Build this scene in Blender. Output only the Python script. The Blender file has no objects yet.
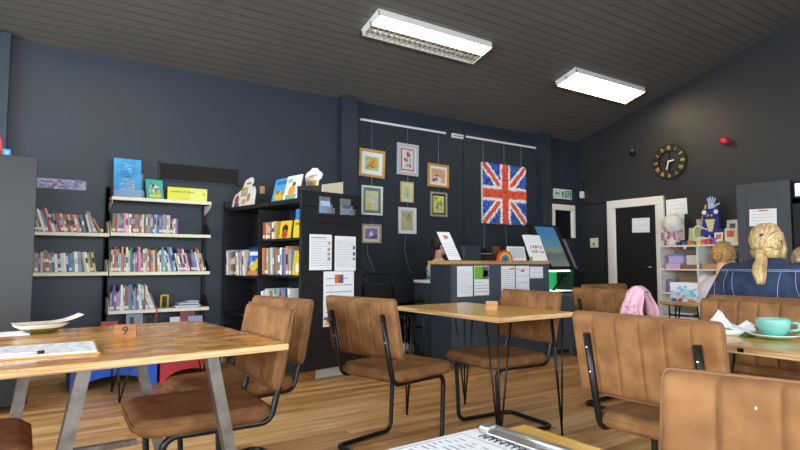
import bpy, bmesh, math, random
from mathutils import Vector, Matrix, Euler
R = random.Random(7)
PI = math.pi
rad = math.radians
COL = bpy.context.scene.collection

# ------------------------------------------------------------------ helpers
def lin(h):
    if isinstance(h, (tuple, list)):
        return tuple(h)[:3]
    h = h.lstrip('#')
    out = []
    for i in (0, 2, 4):
        c = int(h[i:i+2], 16) / 255
        out.append(c / 12.92 if c <= .04045 else ((c + .055) / 1.055) ** 2.4)
    return tuple(out)

MATS = {}
def mat(name, col, rough=.6, metal=0., spec=.5, noise=0., nscale=20., col2=None, bump=0., emit=None, estr=0., coat=0., trans=0., alpha=1., stretch=None):
    key = (name,)
    if key in MATS:
        return MATS[key]
    m = bpy.data.materials.new(name)
    m.use_nodes = True
    nt = m.node_tree
    b = nt.nodes['Principled BSDF']
    c = lin(col)
    b.inputs['Base Color'].default_value = (*c, 1)
    b.inputs['Roughness'].default_value = rough
    b.inputs['Metallic'].default_value = metal
    b.inputs['Specular IOR Level'].default_value = spec
    b.inputs['Coat Weight'].default_value = coat
    b.inputs['Transmission Weight'].default_value = trans
    b.inputs['Alpha'].default_value = alpha
    if emit is not None:
        b.inputs['Emission Color'].default_value = (*lin(emit), 1)
        b.inputs['Emission Strength'].default_value = estr
    if noise or col2 or bump:
        tc = nt.nodes.new('ShaderNodeTexCoord')
        mp = nt.nodes.new('ShaderNodeMapping')
        nz = nt.nodes.new('ShaderNodeTexNoise')
        nz.inputs['Scale'].default_value = nscale
        nz.inputs['Detail'].default_value = 5
        nt.links.new(tc.outputs['Object'], mp.inputs['Vector'])
        if stretch:
            mp.inputs['Scale'].default_value = stretch
        nt.links.new(mp.outputs['Vector'], nz.inputs['Vector'])
        if noise or col2:
            rp = nt.nodes.new('ShaderNodeValToRGB')
            c2 = lin(col2) if col2 else tuple(min(1, x * (1 + noise)) for x in c)
            c1 = c if col2 else tuple(x * (1 - noise) for x in c)
            rp.color_ramp.elements[0].position = .3
            rp.color_ramp.elements[1].position = .7
            rp.color_ramp.elements[0].color = (*c1, 1)
            rp.color_ramp.elements[1].color = (*c2, 1)
            nt.links.new(nz.outputs['Fac'], rp.inputs['Fac'])
            nt.links.new(rp.outputs['Color'], b.inputs['Base Color'])
        if bump:
            bp = nt.nodes.new('ShaderNodeBump')
            bp.inputs['Strength'].default_value = bump
            bp.inputs['Distance'].default_value = .005
            nt.links.new(nz.outputs['Fac'], bp.inputs['Height'])
            nt.links.new(bp.outputs['Normal'], b.inputs['Normal'])
    MATS[key] = m
    return m

def cmat(h, rough=.55):
    return mat('paint_' + h.lstrip('#'), h, rough)

def fillet(pts, r, closed=False, n=6):
    out = []
    P = [Vector(p) for p in pts]
    N = len(P)
    for i, p in enumerate(P):
        if not closed and i in (0, N - 1):
            out.append(p); continue
        a = P[(i - 1) % N]; c = P[(i + 1) % N]
        u = a - p; v = c - p
        lu, lv = u.length, v.length
        if lu < 1e-6 or lv < 1e-6:
            continue
        u /= lu; v /= lv
        ang = u.angle(v, PI)
        if ang > PI - .05:
            out.append(p); continue
        d = min(r / math.tan(ang / 2), lu * .49, lv * .49)
        rr = d * math.tan(ang / 2)
        bis = (u + v).normalized()
        cen = p + bis * (rr / math.sin(ang / 2))
        s = p + u * d; e = p + v * d
        vs = s - cen; ve = e - cen
        tot = vs.angle(ve, 0)
        ax = vs.cross(ve)
        if ax.length < 1e-9:
            out.append(p); continue
        ax.normalize()
        for k in range(n + 1):
            out.append(cen + Matrix.Rotation(tot * k / n, 3, ax) @ vs)
    return out

class G:
    def __init__(self):
        self.bm = bmesh.new()
    def _fin(self, geom, M, mi):
        vs = [g for g in geom if isinstance(g, bmesh.types.BMVert)]
        if M is not None:
            bmesh.ops.transform(self.bm, matrix=M, verts=vs)
        fs = set()
        for v in vs:
            fs.update(v.link_faces)
        for f in fs:
            f.material_index = mi
        return vs
    def box(self, c, s, rot=None, mi=0, bev=0., seg=2, M=None):
        T = Matrix.Translation(c)
        if rot is not None:
            T = T @ Euler(rot).to_matrix().to_4x4()
        T = T @ Matrix.Diagonal((*s, 1))
        if M is not None:
            T = M @ T
        r = bmesh.ops.create_cube(self.bm, size=1)
        vs = self._fin(r['verts'], T, mi)
        if bev:
            es = set()
            for v in vs:
                es.update(v.link_edges)
            r2 = bmesh.ops.bevel(self.bm, geom=list(es), offset=bev, segments=seg, profile=.5, affect='EDGES')
            for f in r2['faces']:
                f.material_index = mi
        return self
    def b(self, x0, x1, y0, y1, z0, z1, mi=0, bev=0., seg=2):
        return self.box(((x0+x1)/2, (y0+y1)/2, (z0+z1)/2), (abs(x1-x0), abs(y1-y0), abs(z1-z0)), None, mi, bev, seg)
    def tube(self, pts, r, n=8, closed=False, mi=0, cap=True, flat=1.):
        P = [Vector(p) for p in pts]
        N = len(P)
        rs = r if isinstance(r, (list, tuple)) else [r] * N
        rings = []
        nrm = None
        for i, p in enumerate(P):
            if closed:
                t = P[(i+1) % N] - P[(i-1) % N]
            else:
                t = P[min(i+1, N-1)] - P[max(i-1, 0)]
            t.normalize()
            if nrm is None:
                nrm = t.orthogonal().normalized()
            else:
                nrm = (nrm - t * nrm.dot(t))
                nrm = nrm.normalized() if nrm.length > 1e-6 else t.orthogonal().normalized()
            bn = t.cross(nrm)
            rings.append([self.bm.verts.new(p + nrm * math.cos(2*PI*k/n) * rs[i] + bn * math.sin(2*PI*k/n) * rs[i] * flat) for k in range(n)])
        M = N if closed else N - 1
        for i in range(M):
            a, c = rings[i], rings[(i+1) % N]
            for k in range(n):
                f = self.bm.faces.new((a[k], a[(k+1) % n], c[(k+1) % n], c[k])); f.material_index = mi; f.smooth = True
        if not closed and cap:
            for rg, fl in ((rings[0], True), (rings[-1], False)):
                f = self.bm.faces.new(rg[::-1] if fl else rg); f.material_index = mi
        return self
    def lathe(self, prof, n=24, mi=0, M=None, smooth=True, close=True):
        rings = []
        for (r, z) in prof:
            rings.append([self.bm.verts.new((r*math.cos(2*PI*k/n), r*math.sin(2*PI*k/n), z)) for k in range(n)])
        for i in range(len(prof) - 1):
            a, c = rings[i], rings[i+1]
            for k in range(n):
                f = self.bm.faces.new((a[k], a[(k+1) % n], c[(k+1) % n], c[k])); f.material_index = mi; f.smooth = smooth
        if close:
            f = self.bm.faces.new(rings[0][::-1]); f.material_index = mi
            f = self.bm.faces.new(rings[-1]); f.material_index = mi
        if M is not None:
            bmesh.ops.transform(self.bm, matrix=M, verts=[v for rg in rings for v in rg])
        return self
    def cyl(self, a, b_, r, n=16, mi=0, r2=None):
        return self.tube([a, b_], [r, r if r2 is None else r2], n, mi=mi)
    def prism(self, poly, h, M=None, mi=0):
        """poly in xy, extruded z 0..h"""
        lo = [self.bm.verts.new((x, y, 0)) for x, y in poly]
        hi = [self.bm.verts.new((x, y, h)) for x, y in poly]
        n = len(poly)
        fs = [self.bm.faces.new(lo[::-1]), self.bm.faces.new(hi)]
        for k in range(n):
            fs.append(self.bm.faces.new((lo[k], lo[(k+1) % n], hi[(k+1) % n], hi[k])))
        for f in fs:
            f.material_index = mi
        if M is not None:
            bmesh.ops.transform(self.bm, matrix=M, verts=lo + hi)
        return self
    def sph(self, c, r, mi=0, u=16, v=10, rot=None):
        s = r if isinstance(r, (tuple, list)) else (r, r, r)
        T = Matrix.Translation(c)
        if rot is not None:
            T = T @ Euler(rot).to_matrix().to_4x4()
        T = T @ Matrix.Diagonal((*s, 1))
        q = bmesh.ops.create_uvsphere(self.bm, u_segments=u, v_segments=v, radius=1)
        vs = self._fin(q['verts'], T, mi)
        for w in vs:
            for f in w.link_faces:
                f.smooth = True
        return self
    def quad(self, pts, mi=0):
        f = self.bm.faces.new([self.bm.verts.new(p) for p in pts]); f.material_index = mi
        return self
    def obj(self, name, mats, parent=None, smooth=False, loc=None):
        bmesh.ops.recalc_face_normals(self.bm, faces=self.bm.faces)
        me = bpy.data.meshes.new(name)
        self.bm.to_mesh(me); self.bm.free()
        if not isinstance(mats, (list, tuple)):
            mats = [mats]
        for m in mats:
            me.materials.append(m)
        if smooth:
            for p in me.polygons:
                p.use_smooth = True
        return link(name, me, parent, loc)

def link(name, me, parent=None, loc=None):
    o = bpy.data.objects.new(name, me)
    COL.objects.link(o)
    if parent is not None:
        o.parent = parent
    if loc is not None:
        o.location = loc
    return o

def T(o, label=None, cat=None, group=None, kind=None):
    if label: o['label'] = label
    if cat: o['category'] = cat
    if group: o['group'] = group
    if kind: o['kind'] = kind
    return o
def S(o, label=None):
    o['kind'] = 'structure'
    if label: o['label'] = label
    return o
def thing(name, label, cat, loc=(0, 0, 0), rz=0., group=None, rot=None):
    o = bpy.data.objects.new(name, None)
    COL.objects.link(o)
    o.empty_display_size = .1
    o.location = loc
    o.rotation_euler = rot if rot is not None else (0, 0, rz)
    return T(o, label, cat, group)
def copy_tree(o, parent=None):
    c = o.copy(); COL.objects.link(c)
    if parent is not None:
        c.parent = parent
    for ch in list(o.children):
        copy_tree(ch, c)
    return c
def text_mesh(s, size, name, m, parent, loc, rot, depth=.0006, align='CENTER'):
    cu = bpy.data.curves.new(name, 'FONT')
    cu.body = s; cu.size = size; cu.extrude = depth; cu.align_x = align; cu.align_y = 'CENTER'
    tmp = bpy.data.objects.new('tmp', cu); COL.objects.link(tmp)
    dg = bpy.context.evaluated_depsgraph_get()
    me = bpy.data.meshes.new_from_object(tmp.evaluated_get(dg))
    bpy.data.objects.remove(tmp)
    bpy.data.curves.remove(cu)
    me.materials.clear(); me.materials.append(m)
    o = link(name, me, parent, loc); o.rotation_euler = rot
    return o
ORD = ['zeroth', 'first', 'second', 'third', 'fourth', 'fifth', 'sixth', 'seventh', 'eighth', 'ninth', 'tenth', 'eleventh', 'twelfth', 'thirteenth', 'fourteenth', 'fifteenth', 'sixteenth', 'seventeenth', 'eighteenth', 'nineteenth']
TENS = {2: 'twent', 3: 'thirt', 4: 'fort', 5: 'fift'}
def ordn(n):
    if n < 20: return ORD[n]
    t, u = divmod(n, 10)
    return TENS[t] + 'ieth' if u == 0 else TENS[t] + 'y-' + ORD[u]

# ------------------------------------------------------------------ camera
scn = bpy.context.scene
cam_d = bpy.data.cameras.new('camera')
cam = bpy.data.objects.new('camera', cam_d); COL.objects.link(cam)
cam_d.sensor_width = 36; cam_d.lens = 560 / 800 * 36; cam_d.clip_start = .05; cam_d.clip_end = 200
cam.location = (0, 0, 1.1)
pitch = math.atan(37 / 560)
az = math.atan(830 / (560 / math.cos(pitch)))
fwd = Vector((math.cos(az) * math.cos(pitch), math.sin(az) * math.cos(pitch), math.sin(pitch)))
cam.rotation_euler = fwd.to_track_quat('-Z', 'Y').to_euler()
scn.camera = cam
scn.view_settings.view_transform = 'Standard'
scn.view_settings.look = 'None'
scn.view_settings.gamma = 1
scn.view_settings.use_curve_mapping = False
scn.view_settings.exposure = 0.0

# ------------------------------------------------------------------ materials
M_suede = mat('tan_suede', '#704b2c', .88, spec=.2, col2='#946a43', nscale=11, bump=.35)
M_piping = mat('dark_piping', '#7a5434', .85)
M_black = mat('black_metal', '#131417', .35, metal=.3)
M_blackmatt = mat('black_matt', '#101114', .7)
M_steel = mat('raw_steel', '#77726c', .42, metal=.8, noise=.25, nscale=24)
M_chrome = mat('chrome', '#c9c9c9', .18, metal=1)
M_white = mat('white_paint', '#e9e7e0', .5)
M_paper = mat('paper', '#f0f0f2', .7)
M_print = mat('grey_print', '#8d8f99', .8)
M_ink = mat('black_ink', '#1b1b20', .7)
M_navy = mat('navy_paint', '#262d38', .55, noise=.08, nscale=3)
M_page = mat('page_edges', '#e3dccb', .8)
M_cream = mat('cream_metal', '#e4e0c8', .45)
M_blackshelf = mat('black_stained_wood', '#17181b', .5, noise=.3, nscale=6, stretch=(1, 1, 8))
M_skin = mat('skin', '#d9a487', .55, spec=.35)
M_clear = mat('clear_acrylic', '#cfd8de', .1, alpha=.16)
M_green = mat('green_plastic', '#1c8a5c', .5)

def wood(name, c1, c2, c3, scale, rough, axis='x', coat=.0, bands=(1.2, 14, 14)):
    m = bpy.data.materials.new(name); m.use_nodes = True
    nt = m.node_tree; b = nt.nodes['Principled BSDF']
    tc = nt.nodes.new('ShaderNodeTexCoord'); mp = nt.nodes.new('ShaderNodeMapping')
    s = bands if axis == 'x' else (bands[1], bands[0], bands[2])
    mp.inputs['Scale'].default_value = s
    n1 = nt.nodes.new('ShaderNodeTexNoise'); n1.inputs['Scale'].default_value = scale; n1.inputs['Detail'].default_value = 8
    n1.inputs['Distortion'].default_value = .6
    rp = nt.nodes.new('ShaderNodeValToRGB')
    rp.color_ramp.elements[0].position = .28; rp.color_ramp.elements[0].color = (*lin(c1), 1)
    rp.color_ramp.elements[1].position = .72; rp.color_ramp.elements[1].color = (*lin(c3), 1)
    e = rp.color_ramp.elements.new(.5); e.color = (*lin(c2), 1)
    nt.links.new(tc.outputs['Object'], mp.inputs['Vector']); nt.links.new(mp.outputs['Vector'], n1.inputs['Vector'])
    nt.links.new(n1.outputs['Fac'], rp.inputs['Fac']); nt.links.new(rp.outputs['Color'], b.inputs['Base Color'])
    b.inputs['Roughness'].default_value = rough
    b.inputs['Coat Weight'].default_value = coat; b.inputs['Coat Roughness'].default_value = .12
    return m
M_tabletop = wood('varnished_plywood', '#ad6420', '#d08a2e', '#ecbe74', 2.4, .26, 'x', .4, (3, 6, 6))
M_tabletop2 = wood('golden_plywood', '#d29a34', '#e6b24c', '#f2cb78', 2.0, .28, 'y', .4)
M_plyedge = wood('plywood_edge', '#8a5a32', '#c9a06c', '#e2c596', 3., .6, 'x', 0, (1, 1, 60))
M_plank = wood('counter_plank', '#a87838', '#c2914c', '#d0a563', 2., .45)
M_block = wood('wooden_block', '#7a4a25', '#97602f', '#aa7440', 6., .5)
M_lightblock = wood('light_wooden_block', '#a06a3a', '#bd8550', '#cf9d68', 6., .5)

# ------------------------------------------------------------------ setting
def plank_nodes(name, base, groove, pitch_m, axis, rough, depth=.6, jitter=None):
    """boards: lines every pitch_m along axis (0=x,1=y) in object space"""
    m = bpy.data.materials.new(name); m.use_nodes = True
    nt = m.node_tree; b = nt.nodes['Principled BSDF']; L = nt.links
    tc = nt.nodes.new('ShaderNodeTexCoord'); sp = nt.nodes.new('ShaderNodeSeparateXYZ')
    L.new(tc.outputs['Object'], sp.inputs[0])
    dv = nt.nodes.new('ShaderNodeMath'); dv.operation = 'DIVIDE'; dv.inputs[1].default_value = pitch_m
    L.new(sp.outputs[axis], dv.inputs[0])
    fr = nt.nodes.new('ShaderNodeMath'); fr.operation = 'FRACT'; L.new(dv.outputs[0], fr.inputs[0])
    lt = nt.nodes.new('ShaderNodeMath'); lt.operation = 'LESS_THAN'; lt.inputs[1].default_value = .09
    L.new(fr.outputs[0], lt.inputs[0])
    nz = nt.nodes.new('ShaderNodeTexNoise'); nz.inputs['Scale'].default_value = 1.5
    L.new(tc.outputs['Object'], nz.inputs['Vector'])
    mx0 = nt.nodes.new('ShaderNodeMix'); mx0.data_type = 'RGBA'
    c = lin(base)
    mx0.inputs['A'].default_value = (*[x * .9 for x in c], 1); mx0.inputs['B'].default_value = (*[x * 1.12 for x in c], 1)
    L.new(nz.outputs['Fac'], mx0.inputs['Factor'])
    mx = nt.nodes.new('ShaderNodeMix'); mx.data_type = 'RGBA'
    L.new(lt.outputs[0], mx.inputs['Factor']); L.new(mx0.outputs['Result'], mx.inputs['A'])
    mx.inputs['B'].default_value = (*lin(groove), 1)
    L.new(mx.outputs['Result'], b.inputs['Base Color'])
    bp = nt.nodes.new('ShaderNodeBump'); bp.invert = True; bp.inputs['Strength'].default_value = depth; bp.inputs['Distance'].default_value = .01
    L.new(lt.outputs[0], bp.inputs['Height']); L.new(bp.outputs['Normal'], b.inputs['Normal'])
    b.inputs['Roughness'].default_value = rough
    return m
M_ceil = plank_nodes('painted_ceiling_boards', '#625f5b', '#403e3b', .105, 1, .5)
M_wallr = mat('lamplit_navy_wall', '#292b2e', .5, noise=.06, nscale=2.2, bump=.05)  # navy paint too; grey from warm lamplight is put into its colour
M_wall = mat('navy_wall', '#252f3b', .5, noise=.06, nscale=2.2, bump=.05)

def floor_mat():
    m = bpy.data.materials.new('laminate_floor'); m.use_nodes = True
    nt = m.node_tree; b = nt.nodes['Principled BSDF']; L = nt.links
    tc = nt.nodes.new('ShaderNodeTexCoord')
    br = nt.nodes.new('ShaderNodeTexBrick')
    br.inputs['Scale'].default_value = 1; br.inputs['Brick Width'].default_value = 1.2; br.inputs['Row Height'].default_value = .085
    br.inputs['Mortar Size'].default_value = .0012; br.inputs['Bias'].default_value = 0
    br.inputs['Color1'].default_value = (.1, .1, .1, 1); br.inputs['Color2'].default_value = (.9, .9, .9, 1); br.inputs['Mortar'].default_value = (.3, .3, .3, 1)
    L.new(tc.outputs['Object'], br.inputs['Vector'])
    mp = nt.nodes.new('ShaderNodeMapping'); mp.inputs['Scale'].default_value = (1.1, 16, 1)
    L.new(tc.outputs['Object'], mp.inputs['Vector'])
    nz = nt.nodes.new('ShaderNodeTexNoise'); nz.inputs['Scale'].default_value = 1.6; nz.inputs['Detail'].default_value = 8; nz.inputs['Distortion'].default_value = .5
    L.new(mp.outputs['Vector'], nz.inputs['Vector'])
    mx = nt.nodes.new('ShaderNodeMix'); mx.data_type = 'FLOAT'; mx.inputs['Factor'].default_value = .35
    L.new(nz.outputs['Fac'], mx.inputs['A']); L.new(br.outputs['Color'], mx.inputs['B'])
    rp = nt.nodes.new('ShaderNodeValToRGB')
    for i, (p, c) in enumerate(((.25, '#8a5f38'), (.45, '#bd8d56'), (.6, '#d4a970'), (.78, '#ecd0a2'))):
        e = rp.color_ramp.elements[i] if i < 2 else rp.color_ramp.elements.new(p)
        e.position = p; e.color = (*lin(c), 1)
    L.new(mx.outputs['Result'], rp.inputs['Fac']); L.new(rp.outputs['Color'], b.inputs['Base Color'])
    b.inputs['Roughness'].default_value = .38
    return m
M_floor = floor_mat()

X0, X1, Y0, Y1 = -3.2, 8.04, -3.7, 6.3
SL = .283; YR = 1.3; ZE = 3.2
def ceil_z(y): return ZE + SL * (Y1 - y) if y > YR else ZE + SL * (Y1 - YR) - SL * (YR - y)
S(G().b(X0-.1, X1+.1, Y0-.1, Y1+.1, -.1, 0).obj('floor', M_floor), 'wood laminate floor of warm brown planks')
g = G()
for (ya, yb) in ((YR, Y1 + .1), (Y0 - .1, YR)):
    za, zb = ceil_z(ya), ceil_z(yb)
    M = None
    lo = [g.bm.verts.new(p) for p in ((X0-.1, ya, za), (X1+.1, ya, za), (X1+.1, yb, zb), (X0-.1, yb, zb))]
    hi = [g.bm.verts.new((v.co.x, v.co.y, v.co.z + .12)) for v in lo]
    g.bm.faces.new(lo); g.bm.faces.new(hi)
    for k in range(4):
        g.bm.faces.new((lo[k], lo[(k+1) % 4], hi[(k+1) % 4], hi[k]))
S(g.obj('ceiling', M_ceil), 'sloping ceiling of dark grey painted boards')
zt = 4.7
def gable(name, x, t):
    g = G()
    poly = [(Y0, 0), (Y1, 0), (Y1, ZE), (YR, ceil_z(YR)), (Y0, ceil_z(Y0))]
    M = Matrix(((0, 0, 1, x), (1, 0, 0, 0), (0, 1, 0, 0), (0, 0, 0, 1)))
    g.prism(poly, t, M)
    return g
S(gable('wall_right', X1, .12).obj('wall_right', M_wallr))
# left wall with windows
def wall_with_holes(name, axis, v, t, a0, a1, z1, holes, m):
    g = G()
    def bx(p, q, za, zb):
        if q - p < 1e-4 or zb - za < 1e-4: return
        if axis == 'y': g.b(p, q, v, v + t, za, zb)
        else: g.b(v, v + t, p, q, za, zb)
    cur = a0
    for (p, q, za, zb) in sorted(holes):
        bx(cur, p, 0, z1); bx(p, q, 0, za); bx(p, q, zb, z1); cur = q
    bx(cur, a1, 0, z1)
    return S(g.obj(name, m))
WIN_F = [(-2.6, -.6, .8, 2.75), (-.2, 1.8, .8, 2.75), (2.2, 4.2, .8, 2.75)]
WIN_L = [(-2.6, -.6, .5, 2.9), (-.2, 1.8, .5, 2.9), (2.2, 4.2, .5, 2.9)]
wall_with_holes('wall_front', 'y', Y0 - .12, .12, X0, X1, ZE + .06, WIN_F, M_wall)
wl = wall_with_holes('wall_left', 'x', X0 - .12, .12, Y0, Y1, ZE, WIN_L, M_wall)
g = G()
poly = [(Y0, ZE), (Y1, ZE), (YR, ceil_z(YR))]
g.prism(poly, .12, Matrix(((0, 0, 1, X0 - .12), (1, 0, 0, 0), (0, 1, 0, 0), (0, 0, 0, 1))))
S(g.obj('trim_9', M_wall), 'triangular gable above the left wall')
S(G().b(X0, X1, Y1, Y1 + .12, 0, ZE + .08).obj('wall_back', M_wall), 'long navy painted back wall')
def pane_mat():
    m = bpy.data.materials.new('window_glass'); m.use_nodes = True
    nt = m.node_tree; nt.nodes.clear()
    o = nt.nodes.new('ShaderNodeOutputMaterial'); t = nt.nodes.new('ShaderNodeBsdfTransparent'); gl = nt.nodes.new('ShaderNodeBsdfGlossy')
    gl.inputs['Roughness'].default_value = .02
    mx = nt.nodes.new('ShaderNodeMixShader'); mx.inputs[0].default_value = .06
    nt.links.new(t.outputs[0], mx.inputs[1]); nt.links.new(gl.outputs[0], mx.inputs[2]); nt.links.new(mx.outputs[0], o.inputs[0])
    return m
M_pane = pane_mat()
wi = 2
for (axis, v, holes) in (('y', Y0 - .06, WIN_F), ('x', X0 - .06, WIN_L)):
    for (p, q, za, zb) in holes:
        g = G()
        def bx(g, a, b_, z0, z1, w=.05):
            if axis == 'y': g.b(a, b_, v - w/2, v + w/2, z0, z1)
            else: g.b(v - w/2, v + w/2, a, b_, z0, z1)
        for (a, b_, z0, z1) in ((p, p+.05, za, zb), (q-.05, q, za, zb), (p, q, za, za+.05), (p, q, zb-.05, zb), ((p+q)/2-.025, (p+q)/2+.025, za, zb)):
            bx(g, a, b_, z0, z1)
        w = S(g.obj('window_%d' % wi, M_white))
        g = G(); bx(g, p+.05, q-.05, za+.05, zb-.05, .006)
        g.obj('pane', M_pane, w)
        L = bpy.data.lights.new('window_daylight', 'AREA'); L.shape = 'RECTANGLE'; L.size = q - p; L.size_y = zb - za
        L.cycles.is_portal = True
        lo = bpy.data.objects.new('window_daylight', L); COL.objects.link(lo)
        if axis == 'y':
            lo.location = ((p+q)/2, Y0 - .14, (za+zb)/2); lo.rotation_euler = (rad(90), 0, rad(0))
            lo.rotation_euler = Vector((0, 1, 0)).to_track_quat('-Z', 'Y').to_euler()
        else:
            lo.location = (X0 - .14, (p+q)/2, (za+zb)/2); lo.rotation_euler = Vector((1, 0, 0)).to_track_quat('-Z', 'Y').to_euler()
        wi += 1
# pilasters, trims
for i, x in enumerate((-.38, 3.29, 6.95)):
    S(G().b(x, x + .23, Y1 - .13, Y1, 0, ZE).obj('trim_%d' % (i+1), M_wall), 'navy wall pilaster')
S(G().b(5.395, 5.425, Y1 - .015, Y1, .1, ZE - .01).obj('trim_4', M_navy))
S(G().b(X0, X1, Y1 - .018, Y1, 0, .09, bev=.004).obj('baseboard_back', M_cream))
S(G().b(X1 - .018, X1, Y0, 4.6, 0, .09).b(X1 - .018, X1, 5.72, Y1, 0, .09).obj('baseboard_right', M_navy))
# cable trunking in the right corner
S(G().b(X1-.02, X1, 5.72, Y1, 2.08, 2.10).b(X1-.02, X1, 6.21, 6.222, 2.1, 2.5).obj('trim_5', M_blackmatt))
# door in the right wall
dr = S(G().b(X1-.045, X1, 4.84, 5.60, 0, 1.99).obj('door_1', mat('black_door', '#08080a', .6)), 'black door with white frame')
g = G()
for (a, b_, z0, z1) in ((5.56, 5.72, 0, 1.97), (4.74, 4.87, 0, 1.97), (4.74, 5.72, 1.9705, 2.10)):
    g.b(X1-.055, X1, a, b_, z0, z1, bev=.006)
    g.b(X1-.075, X1-.05, a+.02, b_-.02, z0, z1 if z1-z0 > .5 else z1-.02, bev=.006)
g.obj('door_frame', M_white, dr)
g = G(); g.cyl((X1-.05, 4.93, 1.02), (X1-.10, 4.93, 1.02), .009).tube([(X1-.1, 4.92, 1.02), (X1-.1, 5.05, 1.02)], .008)
g.obj('door_handle', M_chrome, dr)
# white-framed hatch beside the corner
hw = S(G().b(7.36, 7.80, Y1-.012, Y1, 1.50, 2.0).obj('window_1', mat('dark_glass', '#050608', .1)), 'dark hatch with white frame by the corner')
g = G()
for (a, b_, z0, z1) in ((7.28, 7.88, 1.9705, 2.07), (7.78, 7.88, 1.51, 1.97), (7.28, 7.37, 1.51, 1.97)):
    g.b(a, b_, Y1-.035, Y1, z0, z1, bev=.006)
    g.b(a+.02, b_-.02, Y1-.05, Y1-.03, z0, z1 if z1-z0 > .3 else z1-.02, bev=.005)
g.obj('window_frame', M_white, hw)
SKY = 6.0; EXPO = 1.62; LAMP = 6.0
# ------------------------------------------------------------------ chairs
def cushion(w, h, t, seams, rexp=7., dip=.011, nu=61, nv=17, corner=.016):
    """padded panel in local (u:-w/2..w/2 -> y, v:0..h -> z, thickness -> x)"""
    g = G()
    bm = g.bm
    us = {-1 + 2 * i / (nu - 1) for i in range(nu)}
    if seams:
        us = {q for q in us if all(abs(q * w / 2 - sm) > .012 for sm in seams)}
        for sm in seams:
            us |= {(sm + d) * 2 / w for d in (-.011, -.006, -.003, 0, .003, .006, .011)}
    us = sorted(us); nu = len(us)
    def P(i, j, s):
        u = us[i]; v = -1 + 2 * j / (nv - 1)
        U, V = u * w / 2, v * h / 2
        # round the outline corners
        ax, ay = abs(U) - (w/2 - corner), abs(V) - (h/2 - corner)
        if ax > 0 and ay > 0:
            m = max(ax, ay); l = math.hypot(ax, ay)
            k = m / l
            U = math.copysign(w/2 - corner + ax * k, U); V = math.copysign(h/2 - corner + ay * k, V)
        e = (max(0, 1 - abs(u) ** 24) * max(0, 1 - abs(v) ** 14)) ** .45
        th = t / 2 * (.28 + .72 * e)
        for sm in seams:
            th -= dip * math.exp(-((U - sm) / .0042) ** 2) * e
        return (s * th, U, V + h / 2)
    F = [[bm.verts.new(P(i, j, 1)) for j in range(nv)] for i in range(nu)]
    B = [[bm.verts.new(P(i, j, -1)) for j in range(nv)] for i in range(nu)]
    for A, fl in ((F, 0), (B, 1)):
        for i in range(nu - 1):
            for j in range(nv - 1):
                q = (A[i][j], A[i+1][j], A[i+1][j+1], A[i][j+1])
                f = bm.faces.new(q if not fl else q[::-1]); f.smooth = True
    rim = [(i, 0) for i in range(nu)] + [(nu-1, j) for j in range(1, nv)] + [(i, nv-1) for i in range(nu-2, -1, -1)] + [(0, j) for j in range(nv-2, 0, -1)]
    for k in range(len(rim)):
        a, b = rim[k], rim[(k+1) % len(rim)]
        f = bm.faces.new((F[b[0]][b[1]], F[a[0]][a[1]], B[a[0]][a[1]], B[b[0]][b[1]])); f.smooth = True
    outline = [F[a[0]][a[1]].co.copy() for a in rim], [B[a[0]][a[1]].co.copy() for a in rim]
    return g, outline

def make_chair(label, group):
    t = thing('dining_chair', label, 'chair', group=group)
    # one bent tube: uprights, seat sides, front legs, floor runners, rear bar
    y = .215
    L = [(-.292, y, .815), (-.238, y, .555), (-.205, y, .425), (.225, y, .425), (.205, y, .013), (-.25, y, .013)]
    pts = L + [(p[0], -p[1], p[2]) for p in L[::-1]]
    fr = G().tube(fillet(pts, .055), .0142, 10).obj('frame', M_black, t)
    for s in (-1, 1):
        for z in (.66, .76):
            x = -.247 - (z - .6) * .207
            G().sph((x - .013, s * y, z), (.005, .006, .006), u=8, v=6).obj('bolt', M_chrome, fr)
    for q in (-.02, .14):
        G().b(q, q + .04, -y, y, .412, .432).obj('cross_bar', M_black, fr)
    M = Matrix.Translation((-.205, 0, .567)) @ Euler((0, rad(-11), 0)).to_matrix().to_4x4()
    seams = [(k - 2) * .58 / 6 for k in range(5)]
    g, (fo, bo) = cushion(.58, .335, .055, seams)
    bmesh.ops.transform(g.bm, matrix=M, verts=g.bm.verts)
    bk = g.obj('backrest', M_suede, t)
    g = G()
    for o in (fo, bo):
        g.tube([M @ p for p in o], .0036, 5, closed=True)
    g.obj('piping', M_piping, bk)
    # seat pad, wider at the front, rounded
    g, (fo, bo) = cushion(.50, .55, .068, [], dip=0, nu=25, nv=25, corner=.09)
    M = Matrix(((0, 0, 1, -.225), (0, 1, 0, 0), (1, 0, 0, .464), (0, 0, 0, 1)))
    bmesh.ops.transform(g.bm, matrix=M, verts=g.bm.verts)
    st = g.obj('seat', M_suede, t)
    g = G()
    for o in (fo, bo):
        g.tube([M @ p for p in o], .0032, 5, closed=True)
    g.obj('piping', M_suede, st)
    return t
CH_G = 'tan suede cantilever chairs'
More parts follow.
